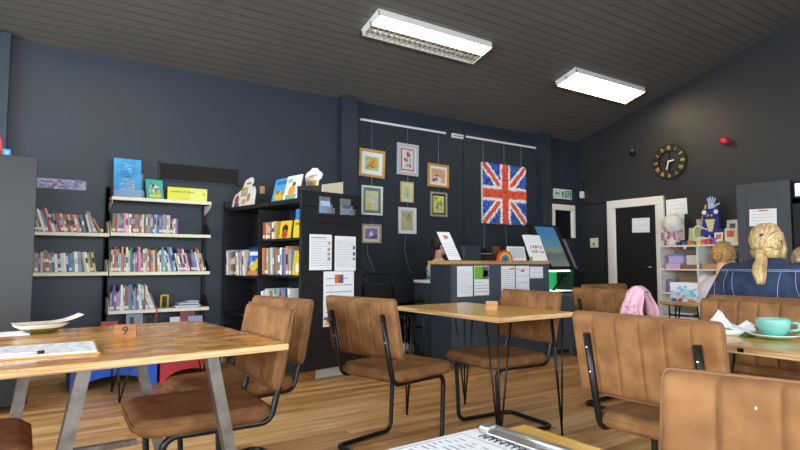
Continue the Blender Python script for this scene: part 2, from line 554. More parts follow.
CHAIRS = [
    (1.875, 2.86, 12, 'tan suede chair with its back to us at the left side of the middle table'),
    (2.735, 2.81, 176, 'tan suede chair tucked at the right side of the middle table, facing left'),
    (2.20, 1.27, 4, 'tan suede chair seen from behind, drawn up to the table with the teal cup'),
    (.705, 2.54, 178, 'tan suede chair nearest to us at the right end of table nine'),
    (.985, 3.0, 191, 'tan suede chair behind the other one at the right end of table nine'),
    (.87, .265, 198, 'tan suede chair in the near right foreground with a pale speck on its back'),
    (3.902, 2.639, 0, 'tan suede chair with a pink garment hanging on its right corner'),
    (4.447, 2.98, -95, 'tan suede chair mostly hidden behind the chair with the pink garment'),
    (3.80, 1.527, 0, 'tan suede chair on which the blond person in the denim jacket sits'),
    (2.92, 1.36, 184, 'tan suede chair pushed under the far side of the table with the teal cup'),
    (-.27, 2.46, 0, 'tan suede chair whose seat corner shows under the left end of table nine'),
]
ch0 = make_chair(CHAIRS[0][3], CH_G)
for i, (x, y, a, lb) in enumerate(CHAIRS):
    c = ch0 if i == 0 else copy_tree(ch0)
    c.location = (x, y, 0); c.rotation_euler = (0, 0, rad(a)); c['label'] = lb
# ------------------------------------------------------------------ tables
def table_slab(g, x0, x1, y0, y1, z, t=.03):
    g.b(x0, x1, y0, y1, z - t, z, bev=.003)
    g.bm.faces.ensure_lookup_table()
    for f in g.bm.faces:
        f.material_index = 0 if abs(f.normal.z) > .8 else 1
    return g
def hairpin(g, x, y, z, dx, dy, r=.006):
    """three rods meeting in a rounded foot"""
    fx, fy = x + dx * .03, y + dy * .03
    for (ox, oy) in ((-.06 * dx, .045 * dy), (.045 * dx, -.06 * dy)):
        g.tube([(x + ox, y + oy, z), (fx, fy, .012)], r, 8)
    g.tube([(x + .04 * dx, y + .04 * dy, z), (fx - .004, fy, .012)], r, 8)
    g.sph((fx, fy, .01), .0095, u=8, v=6)
    g.box((x - .01 * dx, y - .01 * dy, z - .003), (.15, .15, .006))
    return g
def hairpin_table(label, x0, x1, y0, y1, z, m, name='hairpin_table', rz=0, cat='table'):
    cx, cy = (x0 + x1) / 2, (y0 + y1) / 2
    t = thing(name, label, cat, (cx, cy, 0), rz)
    w, d = (x1 - x0) / 2, (y1 - y0) / 2
    g = table_slab(G(), -w, w, -d, d, z); g.bm.normal_update()
    for f in g.bm.faces: f.material_index = 0 if abs(f.normal.z) > .8 else 1
    g.obj('tabletop', [m, M_plyedge], t)
    for sx in (-1, 1):
        for sy in (-1, 1):
            hairpin(G(), sx * (w - .09), sy * (d - .09), z - .03, sx, sy).obj('leg', M_black, t)
    return t
# middle table
hairpin_table('square plywood table on black hairpin legs in the middle of the room', 2.28, 2.945, 2.37, 3.43, .78, M_tabletop2)
# table with the teal cup
tb = hairpin_table('plywood table holding the teal cup and the crumpled napkin', 2.29, 2.87, .27, 1.47, .78, M_tabletop2, rz=rad(1.5))
for yy in (.45, .40, .33, .30, .2):
    G().box((-.291, yy, .765), (.004, .022 if yy != .40 else .07, .014), rot=(rad(25) if yy == .40 else 0, 0, 0)).obj('edge_clip', M_black, tb)
# foreground table
hairpin_table('plywood table corner with a clipboard menu right in front of us', -.10, .84, -.30, .80, .78, M_tabletop2)
# kids' table
hairpin_table('wooden table with toy bricks and a pastel box where the blond person sits', 4.36, 4.95, .9, 2.66, .78, M_tabletop2, rz=rad(-4))
# low hairpin coffee table behind table nine
hairpin_table('low table with black hairpin legs behind table nine', .62, 1.50, 4.85, 5.42, .40, M_tabletop)

# table nine
t9 = thing('trestle_table', 'large varnished plywood table with slanted steel legs carrying the number nine block', 'table', (.41, 2.62, 0), rad(3.5))
g = table_slab(G(), -.90, .447, -.55, .55, .78, .026); g.bm.normal_update()
for f in g.bm.faces: f.material_index = 0 if abs(f.normal.z) > .8 else 1
g.obj('tabletop', [M_tabletop, M_plyedge], t9)
def bar(g, a, b, w=.04):
    a, b = Vector(a), Vector(b)
    d = b - a
    q = d.to_track_quat('Z', 'Y').to_matrix().to_4x4()
    g.box((0, 0, 0), (w, w, d.length), M=Matrix.Translation((a + b) / 2) @ q)
    return g
for (yy, LX) in ((-.46, ((-1, -.251, -.393), (1, .168, .33))), (.34, ((-1, -.34, -.445), (1, .075, .25)))):
    for sx, xt, xb in LX:
        bar(G(), (xt, yy, .753), (xb, yy, .0), .042).obj('leg', M_steel, t9)
    G().b(LX[0][1] - .02, LX[1][1] + .02, yy-.02, yy+.02, .742, .7535).obj('top_rail', M_steel, t9)
o = G().b(-.1, .62, 3.75, 3.80, 0, .03, bev=.003).obj('steel_bar', M_steel); T(o, 'flat grey steel bar on the floor under the far side of table nine', 'bar')

def wedge(w, h, d, m, label, loc, rz, txt, name='table_number_block', size=.05):
    t = thing(name, label, 'table number', loc, rz)
    poly = [(-d/2, 0), (d/2, 0), (d*.12, h), (-d*.12, h)]
    M = Matrix(((0, 0, 1, -w/2), (1, 0, 0, 0), (0, 1, 0, 0), (0, 0, 0, 1)))
    g = G().prism(poly, w, M)
    g.obj('block', m, t)
    if txt:
        tilt = math.atan2(d * .38, h)
        text_mesh(txt, size, 'numeral', M_ink, t, (0, -d*.31 - .0015, h*.5), (PI/2 - tilt, 0, 0))
    return t
wedge(.088, .052, .05, M_block, 'wooden table number block reading nine on table nine', (.385, 2.68, .78), rad(-14), '9')
wedge(.08, .055, .06, M_lightblock, 'small pale wooden number block on the middle table', (2.66, 2.82, .78), rad(-55), '')

# tray / dish with leaflet on table nine
t = thing('oval_dish', 'oval cream dish with green underside at the far edge of table nine', 'dish', (.09, 3.04, .78), rad(8))
g = G()
prof = [(r_ * .78, z_) for r_, z_ in [(.05, 0), (.075, .004), (.11, .022), (.14, .036), (.143, .04), (.136, .039), (.105, .026), (.07, .010), (0.001, .008)]]
g.lathe(prof, 40, M=Matrix.Diagonal((1, .62, 1, 1)))
g.bm.normal_update()
for f in g.bm.faces: f.material_index = 1 if f.normal.z < -.05 and f.calc_center_median().z < .024 else 0
g.obj('bowl', [mat('cream_glaze', '#e9e2cf', .3), mat('green_glaze', '#5a6b3f', .35)], t)
g = G()
n = 14
a = [[g.bm.verts.new((-.11 + .27 * i / n, sy * .055, .043 + (.03 * max(0, (i / n - .55) / .45) ** 2))) for i in range(n + 1)] for sy in (-1, 1)]
for i in range(n):
    g.bm.faces.new((a[0][i], a[0][i+1], a[1][i+1], a[1][i]))
o = g.obj('curled_leaflet', mat('leaflet_cream', '#e6dccb', .7, col2='#cdb6a4', nscale=22), None)
o.modifiers.new('s', 'SOLIDIFY').thickness = .002
o.location = (.09, 3.04, .782); o.rotation_euler = (0, 0, rad(8))
T(o, 'cream paper leaflet curling up from the oval dish on table nine', 'leaflet')

def print_lines(g, w, h, n, z=.0008, rnd=R, left=-.42, top=.4, size=.35):
    """rows of short dark dashes standing for print, on the xz plane facing -y"""
    for k in range(n):
        zz = h * (top - (top + .42) * k / max(1, n - 1))
        x = left * w
        end = w * (.42 if k % 4 else rnd.uniform(.1, .35))
        while x < end:
            l = rnd.uniform(.03, .1) * w
            l = min(l, end - x)
            g.b(x, x + l, -z, -z + .0004, zz, zz + h * .4 / max(8, n) * size)
            x += l + .018 * w
    return g
def paper(label, w, h, loc, rot, lines=12, cat='notice', name='paper_notice', extra=None, m=None, group=None, t=.0012, head=None, lm=None):
    o = G().b(-w/2, w/2, 0, t, 0, h).obj(name, m or M_paper)
    o.location = loc; o.rotation_euler = rot
    T(o, label, cat, group)
    if lines:
        g = G()
        tmp = G()
        print_lines(g, w, h * .9, lines)
        for v in g.bm.verts: v.co.z += h * .5
        g.obj('print', lm or M_print, o)
    if extra:
        for (x0, x1, z0, z1, hexc) in extra:
            G().b(x0 * w - w/2, x1 * w - w/2, -.0014, -.0005, z0 * h, z1 * h).obj('picture', cmat(hexc), o)
    if head:
        text_mesh(head[0], head[1], 'heading', head[2] if len(head) > 2 else M_ink, o, (0, -.0012, h * (head[3] if len(head) > 3 else .88)), (PI/2, 0, 0), .0003)
    return o
def lay(o): return o
FLAT = rad(-90)
# menu on table nine
mb = thing('menu_clipboard', 'wooden menu board with white sheets and a pen at the near edge of table nine', 'menu', (.082, 2.395, .78), rad(-3))
G().b(-.26, .17, -.15, .15, 0, .006, bev=.002).obj('board', mat('clipboard_wood', '#c99a55', .5), mb)
s = G().b(-.255, .16, -.145, .14, .0065, .010).obj('sheet', M_paper, mb)
g = G()
for k in range(16):
    yy = .12 - k * .0155
    x = -.24
    while x < .14:
        l = R.uniform(.01, .04); g.b(x, min(x + l, .145), yy, yy + .0022, .0101, .0105); x += l + .03
g.obj('print', M_print, s)
p = G().tube([(-.10, 2.275, .796), (.02, 2.262, .796), (.07, 2.272, .796)], .004, 8).obj('pen', M_white)
T(p, 'white pen with dark tip lying on the menu board of table nine', 'pen')
G().tube([(.057, 2.269, .796), (.078, 2.274, .796)], .0055, 8).obj('pen_tip', M_ink, p)
G().tube([(-.115, 2.277, .796), (-.098, 2.275, .796)], .0048, 8).obj('cap', M_ink, p)
# flat leaflet at the far left of table nine
o = G().b(-.18, .16, -.08, .08, 0, .003).obj('flat_leaflet', M_paper); o.location = (-.12, 3.05, .78); o.rotation_euler = (0, 0, rad(5))
T(o, 'white sheet lying at the far left corner of table nine', 'leaflet')

# clipboard in the foreground
cb = thing('menu_clipboard', 'clipboard with a printed menu sheet and steel clip in the near foreground', 'menu', (.625, .665, .78), rad(2))
G().b(-.28, .115, -.17, .15, 0, .006, bev=.002).obj('board', mat('clipboard_wood2', '#b98648', .5), cb)
s = G().b(-.27, .10, -.16, .14, .0065, .009).obj('sheet', M_paper, cb)
g = G()
for k in range(22):
    xx = .03 - k * .013
    yy = -.14
    while yy < .12:
        l = R.uniform(.008, .03); g.b(xx, xx + .0028, yy, min(yy + l, .122), .0092, .0095); yy += l + .016
for (a0, a1, b0, b1) in ((-.26, .055, .130, .1312), (-.26, .055, -.1512, -.15), (.054, .0552, -.15, .131)):
    g.b(a0, a1, b0, b1, .0092, .0095)
g.obj('print', M_print, s)
g = G(); rr = random.Random(78)
for q in range(15):
    yy = .10 - q * .013
    g.tube(fillet([(.066, yy, .0096), (.088, yy - .004 * rr.uniform(-1, 1), .0096), (.070 + rr.uniform(0, .01), yy - .010, .0096)], .004), .0011, 5)
g.obj('heading_script', M_ink, s)
cl = G().b(.085, .112, -.10, .10, .009, .014, bev=.002).tube([(.112, -.105, .016), (.112, .105, .016)], .006, 10)
cl.box((.098, .108, .016), (.03, .022, .016), bev=.005)
cl.obj('clip', mat('dull_chrome', '#a9a8a6', .38, metal=.9), cb)

# teal cup and saucer, spoon, napkin dish
tc = (2.62, 1.085, .78)
M_teal = mat('teal_glaze', '#7abbac', .22, coat=.5)
sa = G().lathe([(.035, 0), (.05, .003), (.085, .014), (.092, .019), (.09, .021), (.05, .009), (.001, .007)], 40).obj('saucer', M_teal)
sa.location = tc; T(sa, 'teal saucer under the coffee cup', 'saucer')
G().lathe([(.0905, .0186), (.0935, .0195), (.0915, .0218), (.0885, .0206)], 40, close=False).obj('rim', M_white, sa)
cp = thing('coffee_cup', 'wide teal cup of milky coffee on its saucer', 'cup', (tc[0], tc[1], tc[2] + .008), rad(-70))
G().lathe([(.028, 0), (.031, .004), (.048, .018), (.059, .04), (.063, .066), (.0625, .076), (.059, .076), (.057, .06), (.05, .03), (.001, .02)], 40).obj('body', M_teal, cp)
G().tube(fillet([(.058, 0, .060), (.090, 0, .062), (.088, 0, .034), (.052, 0, .028)], .012), .005, 8, flat=1.4).obj('handle', M_teal, cp)
G().lathe([(.058, .068), (.001, .071)], 32, close=False).obj('milk_foam', mat('coffee_foam', '#c79a6c', .6, col2='#e9dcc8', nscale=40), cp)
sp = G().tube([(0, 0, 0), (.06, 0, .003), (.11, 0, .006)], [.0025, .002, .003], 8).sph((-.012, 0, .0), (.018, .012, .003)).obj('teaspoon', mat('brass_spoon', '#b99a4e', .3, metal=.9))
sp.location = (2.61, .985, .809); sp.rotation_euler = (0, 0, rad(-100)); T(sp, 'teaspoon on the teal saucer right of the cup', 'spoon')
nd = G().b(-.07, .07, -.085, .085, 0, .006, bev=.002).b(-.078, -.066, -.09, .09, .004, .024, bev=.003).b(.066, .078, -.09, .09, .004, .024, bev=.003).b(-.07, .07, -.094, -.084, .004, .024, bev=.003).b(-.07, .07, .084, .094, .004, .024, bev=.003).obj('square_dish', mat('white_glaze', '#e8e6dc', .25))
nd.location = (2.65, 1.28, .78); nd.rotation_euler = (0, 0, rad(20)); T(nd, 'square white dish holding the crumpled napkin', 'dish')
def crumple(name, label, loc, sx, sy, h, m, seed, rz=0, cat='napkin', peaks=None):
    rr = random.Random(seed)
    n = 22
    pk = peaks or [(rr.uniform(-.6, .6), rr.uniform(-.6, .6), rr.uniform(.4, 1), rr.uniform(.15, .4)) for _ in range(5)]
    g = G()
    V = []
    for i in range(n + 1):
        row = []
        for j in range(n + 1):
            u, v = -1 + 2 * i / n, -1 + 2 * j / n
            z = 0
            for (a, b, hh, s) in pk:
                z = max(z, hh * max(0, 1 - math.hypot(u - a, (v - b)) / (s * 2)))
            z += .05 * rr.random() + .10 * abs(math.sin(5 * u + 3 * v))
            row.append(g.bm.verts.new((sx * u + rr.uniform(-.002, .002), sy * v + rr.uniform(-.002, .002), h * z)))
        V.append(row)
    for i in range(n):
        for j in range(n):
            g.bm.faces.new((V[i][j], V[i+1][j], V[i+1][j+1], V[i][j+1]))
    o = g.obj(name, m, smooth=False)
    md = o.modifiers.new('s', 'SOLIDIFY'); md.thickness = .0012
    o.location = loc; o.rotation_euler = (0, 0, rz)
    return T(o, label, cat)
crumple('napkin', 'crumpled white paper napkin standing in the square dish', (2.66, 1.28, .79), .068, .095, .085, M_paper, 3, rad(20), peaks=[(.2, .45, 1.0, .33), (0, -.75, .5, .3), (-.3, 0, .3, .5)])
lf = crumple('green_leaf', 'small green leaf garnish between napkin dish and saucer', (2.585, 1.172, .7805), .02, .028, .022, mat('leaf_green', '#4c6a37', .5), 5, .5, cat='garnish')
# garment on chair
def drape():
    g = G(); rr = random.Random(4); n, m_ = 20, 22
    V = []
    for i in range(n + 1):
        row = []
        for j in range(m_ + 1):
            u = i / n; v = -1 + 2 * j / m_
            # hangs over the backrest: v<0 rear side, v>0 front side
            fall = abs(v)
            z = -.26 * max(0, fall - .12) ** 1.05 * (1 - .25 * math.sin(3 * u) )
            x = math.copysign(.05 + .035 * fall, v) if fall > .12 else v / .12 * .05
            x += (.012 * math.sin(9 * u + 2 * v) + .010 * math.sin(17 * u + 5 * v) + rr.uniform(-.006, .006)) * fall
            y = -.13 + .19 * (u - .5) * (.62 + .55 * fall) + .012 * math.sin(7 * v)
            row.append(g.bm.verts.new((x - .27, y - .15, .898 + z + (.035 * math.sin(PI * u) if fall < .35 else .035 * math.sin(PI * u) * (1 - (fall - .35) / .65)))))
        V.append(row)
    for i in range(n):
        for j in range(m_):
            g.bm.faces.new((V[i][j], V[i+1][j], V[i+1][j+1], V[i][j+1]))
    o = g.obj('pink_garment', mat('pink_cloth', '#e6b3c2', .9, noise=.10, nscale=30), smooth=True)
    o.modifiers.new('s', 'SOLIDIFY').thickness = .004
    return o
o = drape(); o.location = (3.902, 2.639, 0)
T(o, 'pale pink child garment draped over the corner of a chair back', 'garment')
g = G(); rr = random.Random(11)
for k in range(26):
    z = rr.uniform(.72, .82); y = -.26 + rr.uniform(-.05, .05)
    g.box((-.361 + (z-.72)*.1, y, z), (.003, .008, .006), rot=(rr.uniform(0, 3), 0, 0))
g.obj('lettering', mat('grey_lilac_print', '#8f7f9c', .8), o)

# ------------------------------------------------------------------ counter
M_cf = mat('counter_blue_grey', '#47515e', .55, noise=.05, nscale=4)
M_cs = mat('counter_dark', '#272b33', .55)
ct = thing('service_counter', 'blue grey service counter with a wooden top plank', 'counter', (4.47, 4.72, 0))
G().b(-.75, .75, -.17, .17, 0, 1.076).obj('body', M_cf, ct)
G().b(-.765, -.75, -.172, .17, 0, 1.076, bev=.002).obj('end_panel', M_cs, ct)
G().b(-.775, .76, -.185, .205, 1.076, 1.114, bev=.004).obj('top_plank', M_plank, ct)
lw = thing('work_counter', 'lower dark work counter with pale edge behind the service counter', 'counter', (4.4, 5.06, 0))
G().b(-.70, .75, -.155, .12, 0, .87).obj('body', M_cs, lw)
G().b(-.71, .75, -.16, .125, .87, .90, bev=.003).obj('worktop', mat('pale_worktop', '#bdbdb8', .4), lw)
G().box((0, 0, 0), (.003, .08, .05)).obj('socket', M_blackmatt, lw).location = (-.703, 0, .7)
YF = 4.5485 
for (x0, x1, z0, z1, lb, ln, ex) in (
    (3.80, 4.015, .735, 1.055, 'white printed notice at the left end of the counter front', 14, None),
    (4.035, 4.25, .74, 1.058, 'printed notice with a green picture on top, on the counter front', 8, [(.02, .55, .55, .98, '#76b82f'), (.55, .98, .55, .98, '#6f6a66'), (.62, .8, .62, .86, '#d9dde0'), (.78, .95, .66, .82, '#6fae35')]),
    (4.435, 4.645, .755, 1.055, 'white notice with orange mark, third from the left on the counter', 11, [(.62, .78, .86, .93, '#e08a5a'), (.80, .93, .86, .93, '#d0704a')]),
    (4.662, 4.88, .75, 1.055, 'white poster with a small red emblem, right of centre on the counter', 4, [(.38, .62, .78, .85, '#c0503f')]),
    (4.89, 5.112, .912, 1.045, 'small landscape notice at the right end of the counter front', 3, None)):
    paper(lb, x1 - x0, z1 - z0, ((x0 + x1) / 2, YF, z0), (0, 0, 0), ln, extra=ex)
# things on the counter (top z = 1.096)
ZC = 1.1145
st = thing('leaflet_stand', 'white leaflet stand leaning on the left end of the counter', 'leaflet stand', (3.87, 4.66, ZC), rad(-6))
M = Matrix.Translation((0, 0, 0)) @ Matrix(((1, 0, -.30, 0), (0, 1, .32, 0), (0, 0, 1, 0), (0, 0, 0, 1)))
g = G().b(-.08, .08, 0, .004, 0, .31); bmesh.ops.transform(g.bm, matrix=M, verts=g.bm.verts)
sh = g.obj('sheet', M_paper, st)
g = G(); print_lines(g, .19, .16, 7)
for v in g.bm.verts: v.co.z += .12
bmesh.ops.transform(g.bm, matrix=M, verts=g.bm.verts); g.obj('print', M_print, sh)
g = G().b(-.02, .03, -.0015, 0, .235, .275); bmesh.ops.transform(g.bm, matrix=M, verts=g.bm.verts); g.obj('emblem', cmat('#c77a68'), sh)
g = G().b(-.085, .095, 0.004, .012, 0, .20); bmesh.ops.transform(g.bm, matrix=M, verts=g.bm.verts)
g.b(-.09, .10, 0, .12, 0, .006); g.obj('stand', M_blackmatt, st)
o = G().b(-.125, .125, -.09, .09, 0, .165, bev=.006).b(-.12, .12, -.092, -.088, .02, .145, bev=.001).obj('display_box', mat('dark_grey_plastic', '#2e3238', .5)); o.location = (4.105, 4.74, ZC)
T(o, 'dark grey box on the counter beside the leaflet stand', 'box')
rg = thing('till', 'black till with small keys between the grey box and the rainbow', 'till', (4.36, 4.78, ZC))
G().b(-.12, .12, -.08, .1, 0, .075, bev=.008).obj('body', M_blackmatt, rg)
G().box((0, .03, .10), (.22, .012, .09), rot=(rad(-15), 0, 0), bev=.004).obj('screen', M_black, rg)
g = G()
for i in range(8):
    for j in range(3):
        g.b(-.1 + i * .026, -.082 + i * .026, -.06 + j * .03, -.045 + j * .03, .075, .085)
g.obj('keypad', mat('grey_keys', '#9a9a98', .6), rg)
rb = thing('rainbow_ornament', 'colourful rainbow arch ornament on the counter', 'ornament', (4.612, 4.66, ZC))
for k, c in enumerate(('#d8453a', '#e88a35', '#efce3f', '#5ba84f', '#4a78c8', '#7b5ba8')):
    ro = .118 - k * .015; ri = ro - .015 if k < 5 else .028
    poly = [(ro * math.cos(PI * i / 20), ro * math.sin(PI * i / 20)) for i in range(21)] + [(ri * math.cos(PI * i / 20), ri * math.sin(PI * i / 20)) for i in range(20, -1, -1)]
    M = Matrix(((1, 0, 0, 0), (0, 0, 1, 0), (0, 1, 0, 0), (0, 0, 0, 1)))
    o = G().prism(poly, .025, M).obj('arch_band', cmat(c), rb)
    o['label'] = ['red', 'orange', 'yellow', 'green', 'blue', 'violet'][k] + ' band'
o = G().b(-.04, .04, 0, .04, 0, .17, bev=.002).obj('wooden_stand', mat('brown_wood', '#6e4526', .6)); o.location = (4.62, 4.80, ZC)
T(o, 'brown wooden block standing just behind the rainbow', 'block')
cal = thing('desk_calendar', 'white desk calendar leaning right of the rainbow', 'calendar', (4.86, 4.70, ZC), rad(3))
g = G().box((0, .02, .085), (.30, .004, .17), rot=(rad(-12), 0, 0)); sh = g.obj('page', M_paper, cal)
g = G()
for i in range(7):
    for j in range(5):
        g.box((-.11 + i * .036, .0165 + (j*.024-.045) * .21, .045 + j * .024), (.026, .001, .014), rot=(rad(-12), 0, 0))
g.obj('day_grid', mat('pale_grey_print', '#b5b8be', .8), sh)
G().b(-.15, .15, .03, .08, 0, .004).box((0, .06, .08), (.30, .004, .16), rot=(rad(14), 0, 0)).obj('stand', M_cream, cal)
def leaflet_pack(loc, rz, n, label):
    t = thing('leaflet_pack', label, 'leaflets', loc, rz)
    M = Matrix(((1, 0, -.16, 0), (0, 1, .30, 0), (0, 0, 1, 0), (0, 0, 0, 1)))
    for k in range(n):
        g = G().b(-.125 - k*.008, .125 - k*.008, k*.008, k*.008+.003, .004, .315 - .006 * k + .01*(k == n-1)); bmesh.ops.transform(g.bm, matrix=M, verts=g.bm.verts)
        s = g.obj('leaflet', M_paper, t)
        if k == 0:
            rr = random.Random(3)
            g = G()
            for i in range(5):
                for j in range(2):
                    for q in range(4):
                        x = -.09 + i * .04 + rr.uniform(0, .02); z = .10 + j * .055 + rr.uniform(0, .025)
                        g.box((x, -.001, z), (.016, .001, .016), rot=(0, rr.uniform(0, 3), 0), mi=rr.randrange(4))
            bmesh.ops.transform(g.bm, matrix=M, verts=g.bm.verts)
            g.obj('picture', [cmat('#b8763f'), cmat('#4a5d8c'), cmat('#8a5f86'), cmat('#d8b84f')], s)
            g = G(); print_lines(g, .22, .06, 3)
            for v in g.bm.verts: v.co.z += .26
            bmesh.ops.transform(g.bm, matrix=M, verts=g.bm.verts); g.obj('print', M_print, s)
    g = G().b(-.13, .13, 0, .05, 0, .004).b(-.13, .13, 0.03, .034, .0, .16); bmesh.ops.transform(g.bm, matrix=M, verts=g.bm.verts)
    g.obj('holder', M_white, t)
leaflet_pack((5.20, 4.66, ZC), rad(-4), 3, 'pack of white printed leaflets at the right end of the counter')
o = G().b(-.012, .012, 0, .03, 0, .05, bev=.004).obj('green_clip', cmat('#4fa05a')); o.location = (5.045, 4.655, ZC); T(o, 'tiny green item between calendar and leaflet pack', 'ornament')

# ------------------------------------------------------------------ chilled display behind the counter
dc = thing('display_cabinet', 'black display cabinet with slanted glass painted with a reflected mural and green lit case', 'display cabinet', (6.13, 5.25, 0))
def slant(x0, x1, z0, z1, y0, y1, sx):
    """box sheared in x with height"""
    g = G().b(x0, x1, y0, y1, z0, z1)
    k = sx / (z1 - z0)
    for v in g.bm.verts: v.co.x += (v.co.z - z0) * k
    return g
slant(-.09, .44, 1.01, 1.61, 0, .10, -.37).obj('glass_frame', M_blackmatt, dc)
sm = bpy.data.materials.new('glass_reflection'); sm.use_nodes = True  # mural reflected in the slanted glass, put into colour and faint glow
nt = sm.node_tree; b = nt.nodes['Principled BSDF']
tcn = nt.nodes.new('ShaderNodeTexCoord'); spx = nt.nodes.new('ShaderNodeSeparateXYZ'); nt.links.new(tcn.outputs['Generated'], spx.inputs[0])
nzz = nt.nodes.new('ShaderNodeTexNoise'); nzz.inputs['Scale'].default_value = 7; nzz.inputs['Detail'].default_value = 6; nt.links.new(tcn.outputs['Generated'], nzz.inputs['Vector'])
ad = nt.nodes.new('ShaderNodeMath'); ad.operation = 'MULTIPLY_ADD'; ad.inputs[1].default_value = .28; nt.links.new(nzz.outputs['Fac'], ad.inputs[0]); nt.links.new(spx.outputs[2], ad.inputs[2])
rp = nt.nodes.new('ShaderNodeValToRGB')
for i, (p, c) in enumerate(((.16, '#7c8480'), (.45, '#5f7474'), (.56, '#8f8f78'), (.66, '#5a8ba6'), (1., '#3f7aa8'))):
    e = rp.color_ramp.elements[i] if i < 2 else rp.color_ramp.elements.new(p)
    e.position = p; e.color = (*lin(c), 1)
nt.links.new(ad.outputs[0], rp.inputs['Fac']); nt.links.new(rp.outputs['Color'], b.inputs['Base Color'])
nt.links.new(rp.outputs['Color'], b.inputs['Emission Color']); b.inputs['Emission Strength'].default_value = .06; b.inputs['Roughness'].default_value = .25
g = slant(-.05, .33, 1.04, 1.58, -.006, 0, -.333); g.obj('screen', sm, dc)  # slanted glass front carrying the painted reflection
g = slant(.44, .475, 1.0, 1.42, -.02, .05, -.26); g.obj('side_bar', mat('grey_bar', '#7f7f7f', .4), dc)
g = G(); g.b(-.14, .42, .34, .36, .69, 1.02).b(-.16, .46, -.02, .36, .99, 1.015).b(.40, .43, -.0, .36, .69, 1.0)
g.obj('case_frame', M_blackmatt, dc)
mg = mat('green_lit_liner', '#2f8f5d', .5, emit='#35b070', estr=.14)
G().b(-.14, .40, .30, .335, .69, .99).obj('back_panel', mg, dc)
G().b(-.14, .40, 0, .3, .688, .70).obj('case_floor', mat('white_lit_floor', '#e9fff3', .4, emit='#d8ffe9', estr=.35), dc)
G().b(-.12, .38, .04, .06, .965, .985).obj('lamp_tube', mat('green_tube', '#c8ffe2', .4, emit='#7dffb4', estr=3.), dc)
g = slant(.08, .12, .70, .97, .1, .12, .28); g.obj('shelf_bracket', M_black, dc)
G().b(-.2, .5, -.02, .4, 0, .66, bev=.005).b(-.22, .52, -.04, .4, .66, .69).obj('base', M_blackmatt, dc)
# dark trolley with castors right of counter
tr = thing('drawer_trolley', 'dark grey trolley on castors between the counter and the brown chairs', 'trolley', (5.62, 4.55, 0))
G().b(-.25, .45, -.2, .25, .07, .70, bev=.004).obj('body', mat('trolley_grey', '#3a3f47', .6), tr)
for z in (.1, .3, .5):
    d = G().b(-.24, .44, -.212, -.2, z, z + .18, bev=.004).obj('drawer', mat('trolley_drawer', '#434852', .55), tr)
    G().b(.0, .2, -.222, -.21, z + .12, z + .14).obj('handle', M_black, d)
for sx in (-.2, .4):
    for sy in (-.15, .2):
        G().cyl((sx - .015, sy, .035), (sx + .015, sy, .035), .035).b(sx-.02, sx+.02, sy-.01, sy+.01, .035, .075).obj('castor', M_steel, tr)
pr = thing('black_machine', 'black appliance standing right of the green lit case', 'appliance', (6.78, 5.45, 0))
G().b(-.16, .2, -.15, .2, 0, .72, bev=.005).obj('cabinet', M_blackmatt, pr)
G().b(-.12, .15, -.1, .15, .72, .98, bev=.01).obj('body', M_black, pr)
G().b(-.14, .17, -.12, .0, .95, 1.0, bev=.005).obj('lid', M_blackmatt, pr)
# ------------------------------------------------------------------ wall shelving bays
def wall_bay(label, x0, x1, shelves, brackets):
    t = thing('wall_shelving', label, 'shelving', (x0, Y1, 0))
    w = x1 - x0
    for x in (0.0, w):
        G().b(x-.018, x+.018, -.045, -.001, .10, 1.86 if x else 1.84).obj('upright', M_blackmatt, t)
    for z in shelves:
        g = G().b(.004, w-.004, -.29, -.045, z-.014, z).b(.004, w-.004, -.293, -.288, z-.032, z)
        s = g.obj('shelf', M_cream, t)
        for k, x in enumerate((.008, w-.008)):
            up = brackets == 'up' and z < 1.6
            poly = [(-.285, -.034), (-.045, -.034), (-.045, .12 if up else -.13), (-.15, .12 if up else -.11), (-.285, .03 if up else -.06)]
            M = Matrix(((0, 0, 1, x-.003), (1, 0, 0, 0), (0, 1, 0, z), (0, 0, 0, 1)))
            G().prism(poly, .006, M).obj('bracket', M_cream if (k == 1 and x0 < .5) or (k == 0 and x0 > .5) or z > 1.6 else M_blackmatt, s)
    return t
wall_bay('left wall shelving bay with cream shelves beside the grey bookcase end', -.34, .70, [1.375, 1.005], 'up')
wall_bay('right wall shelving bay with four cream shelves on black uprights', .705, 1.655, [1.735, 1.385, 1.003, .633, .22], 'up')

# ------------------------------------------------------------------ books
PAGE = M_page
def make_book(th, h, d, c, c2=None, sticker=None, band=None):
    """local: thickness x 0..th, spine at y=0 facing -y, depth +y, height z"""
    g = G()
    cv = min(.0025, th * .2)
    g.b(0, cv, 0, d, 0, h, 0); g.b(th-cv, th, 0, d, 0, h, 0)
    g.b(cv, th-cv, 0, .003, 0, h, 0)
    g.b(cv, th-cv, .003, d-.004, .003, h-.003, 1)
    if band:
        g.b(.001, th-.001, -.0006, 0, h*band[0], h*band[1], 2)
    if sticker:
        g.b(.001, th-.001, -.0008, 0, .012, .040, 3)
    return g, [cmat(c), PAGE, cmat(c2 or '#ece6da'), M_white]
CNAME = [('#e8e6e0', 'white'), ('#d9cfb4', 'cream'), ('#c8452f', 'red'), ('#e07a3a', 'orange'), ('#e6c63c', 'yellow'), ('#4e9a4e', 'green'), ('#3aa090', 'teal'), ('#3b6fc0', 'blue'), ('#7fb0d8', 'pale blue'), ('#27345c', 'navy'), ('#7d5aa8', 'purple'), ('#d886a4', 'pink'), ('#8a5a34', 'brown'), ('#23232a', 'black'), ('#8f9298', 'grey'), ('#7a1f44', 'maroon'), ('#a9c9b8', 'mint')]
CN = {n: h for h, n in CNAME}
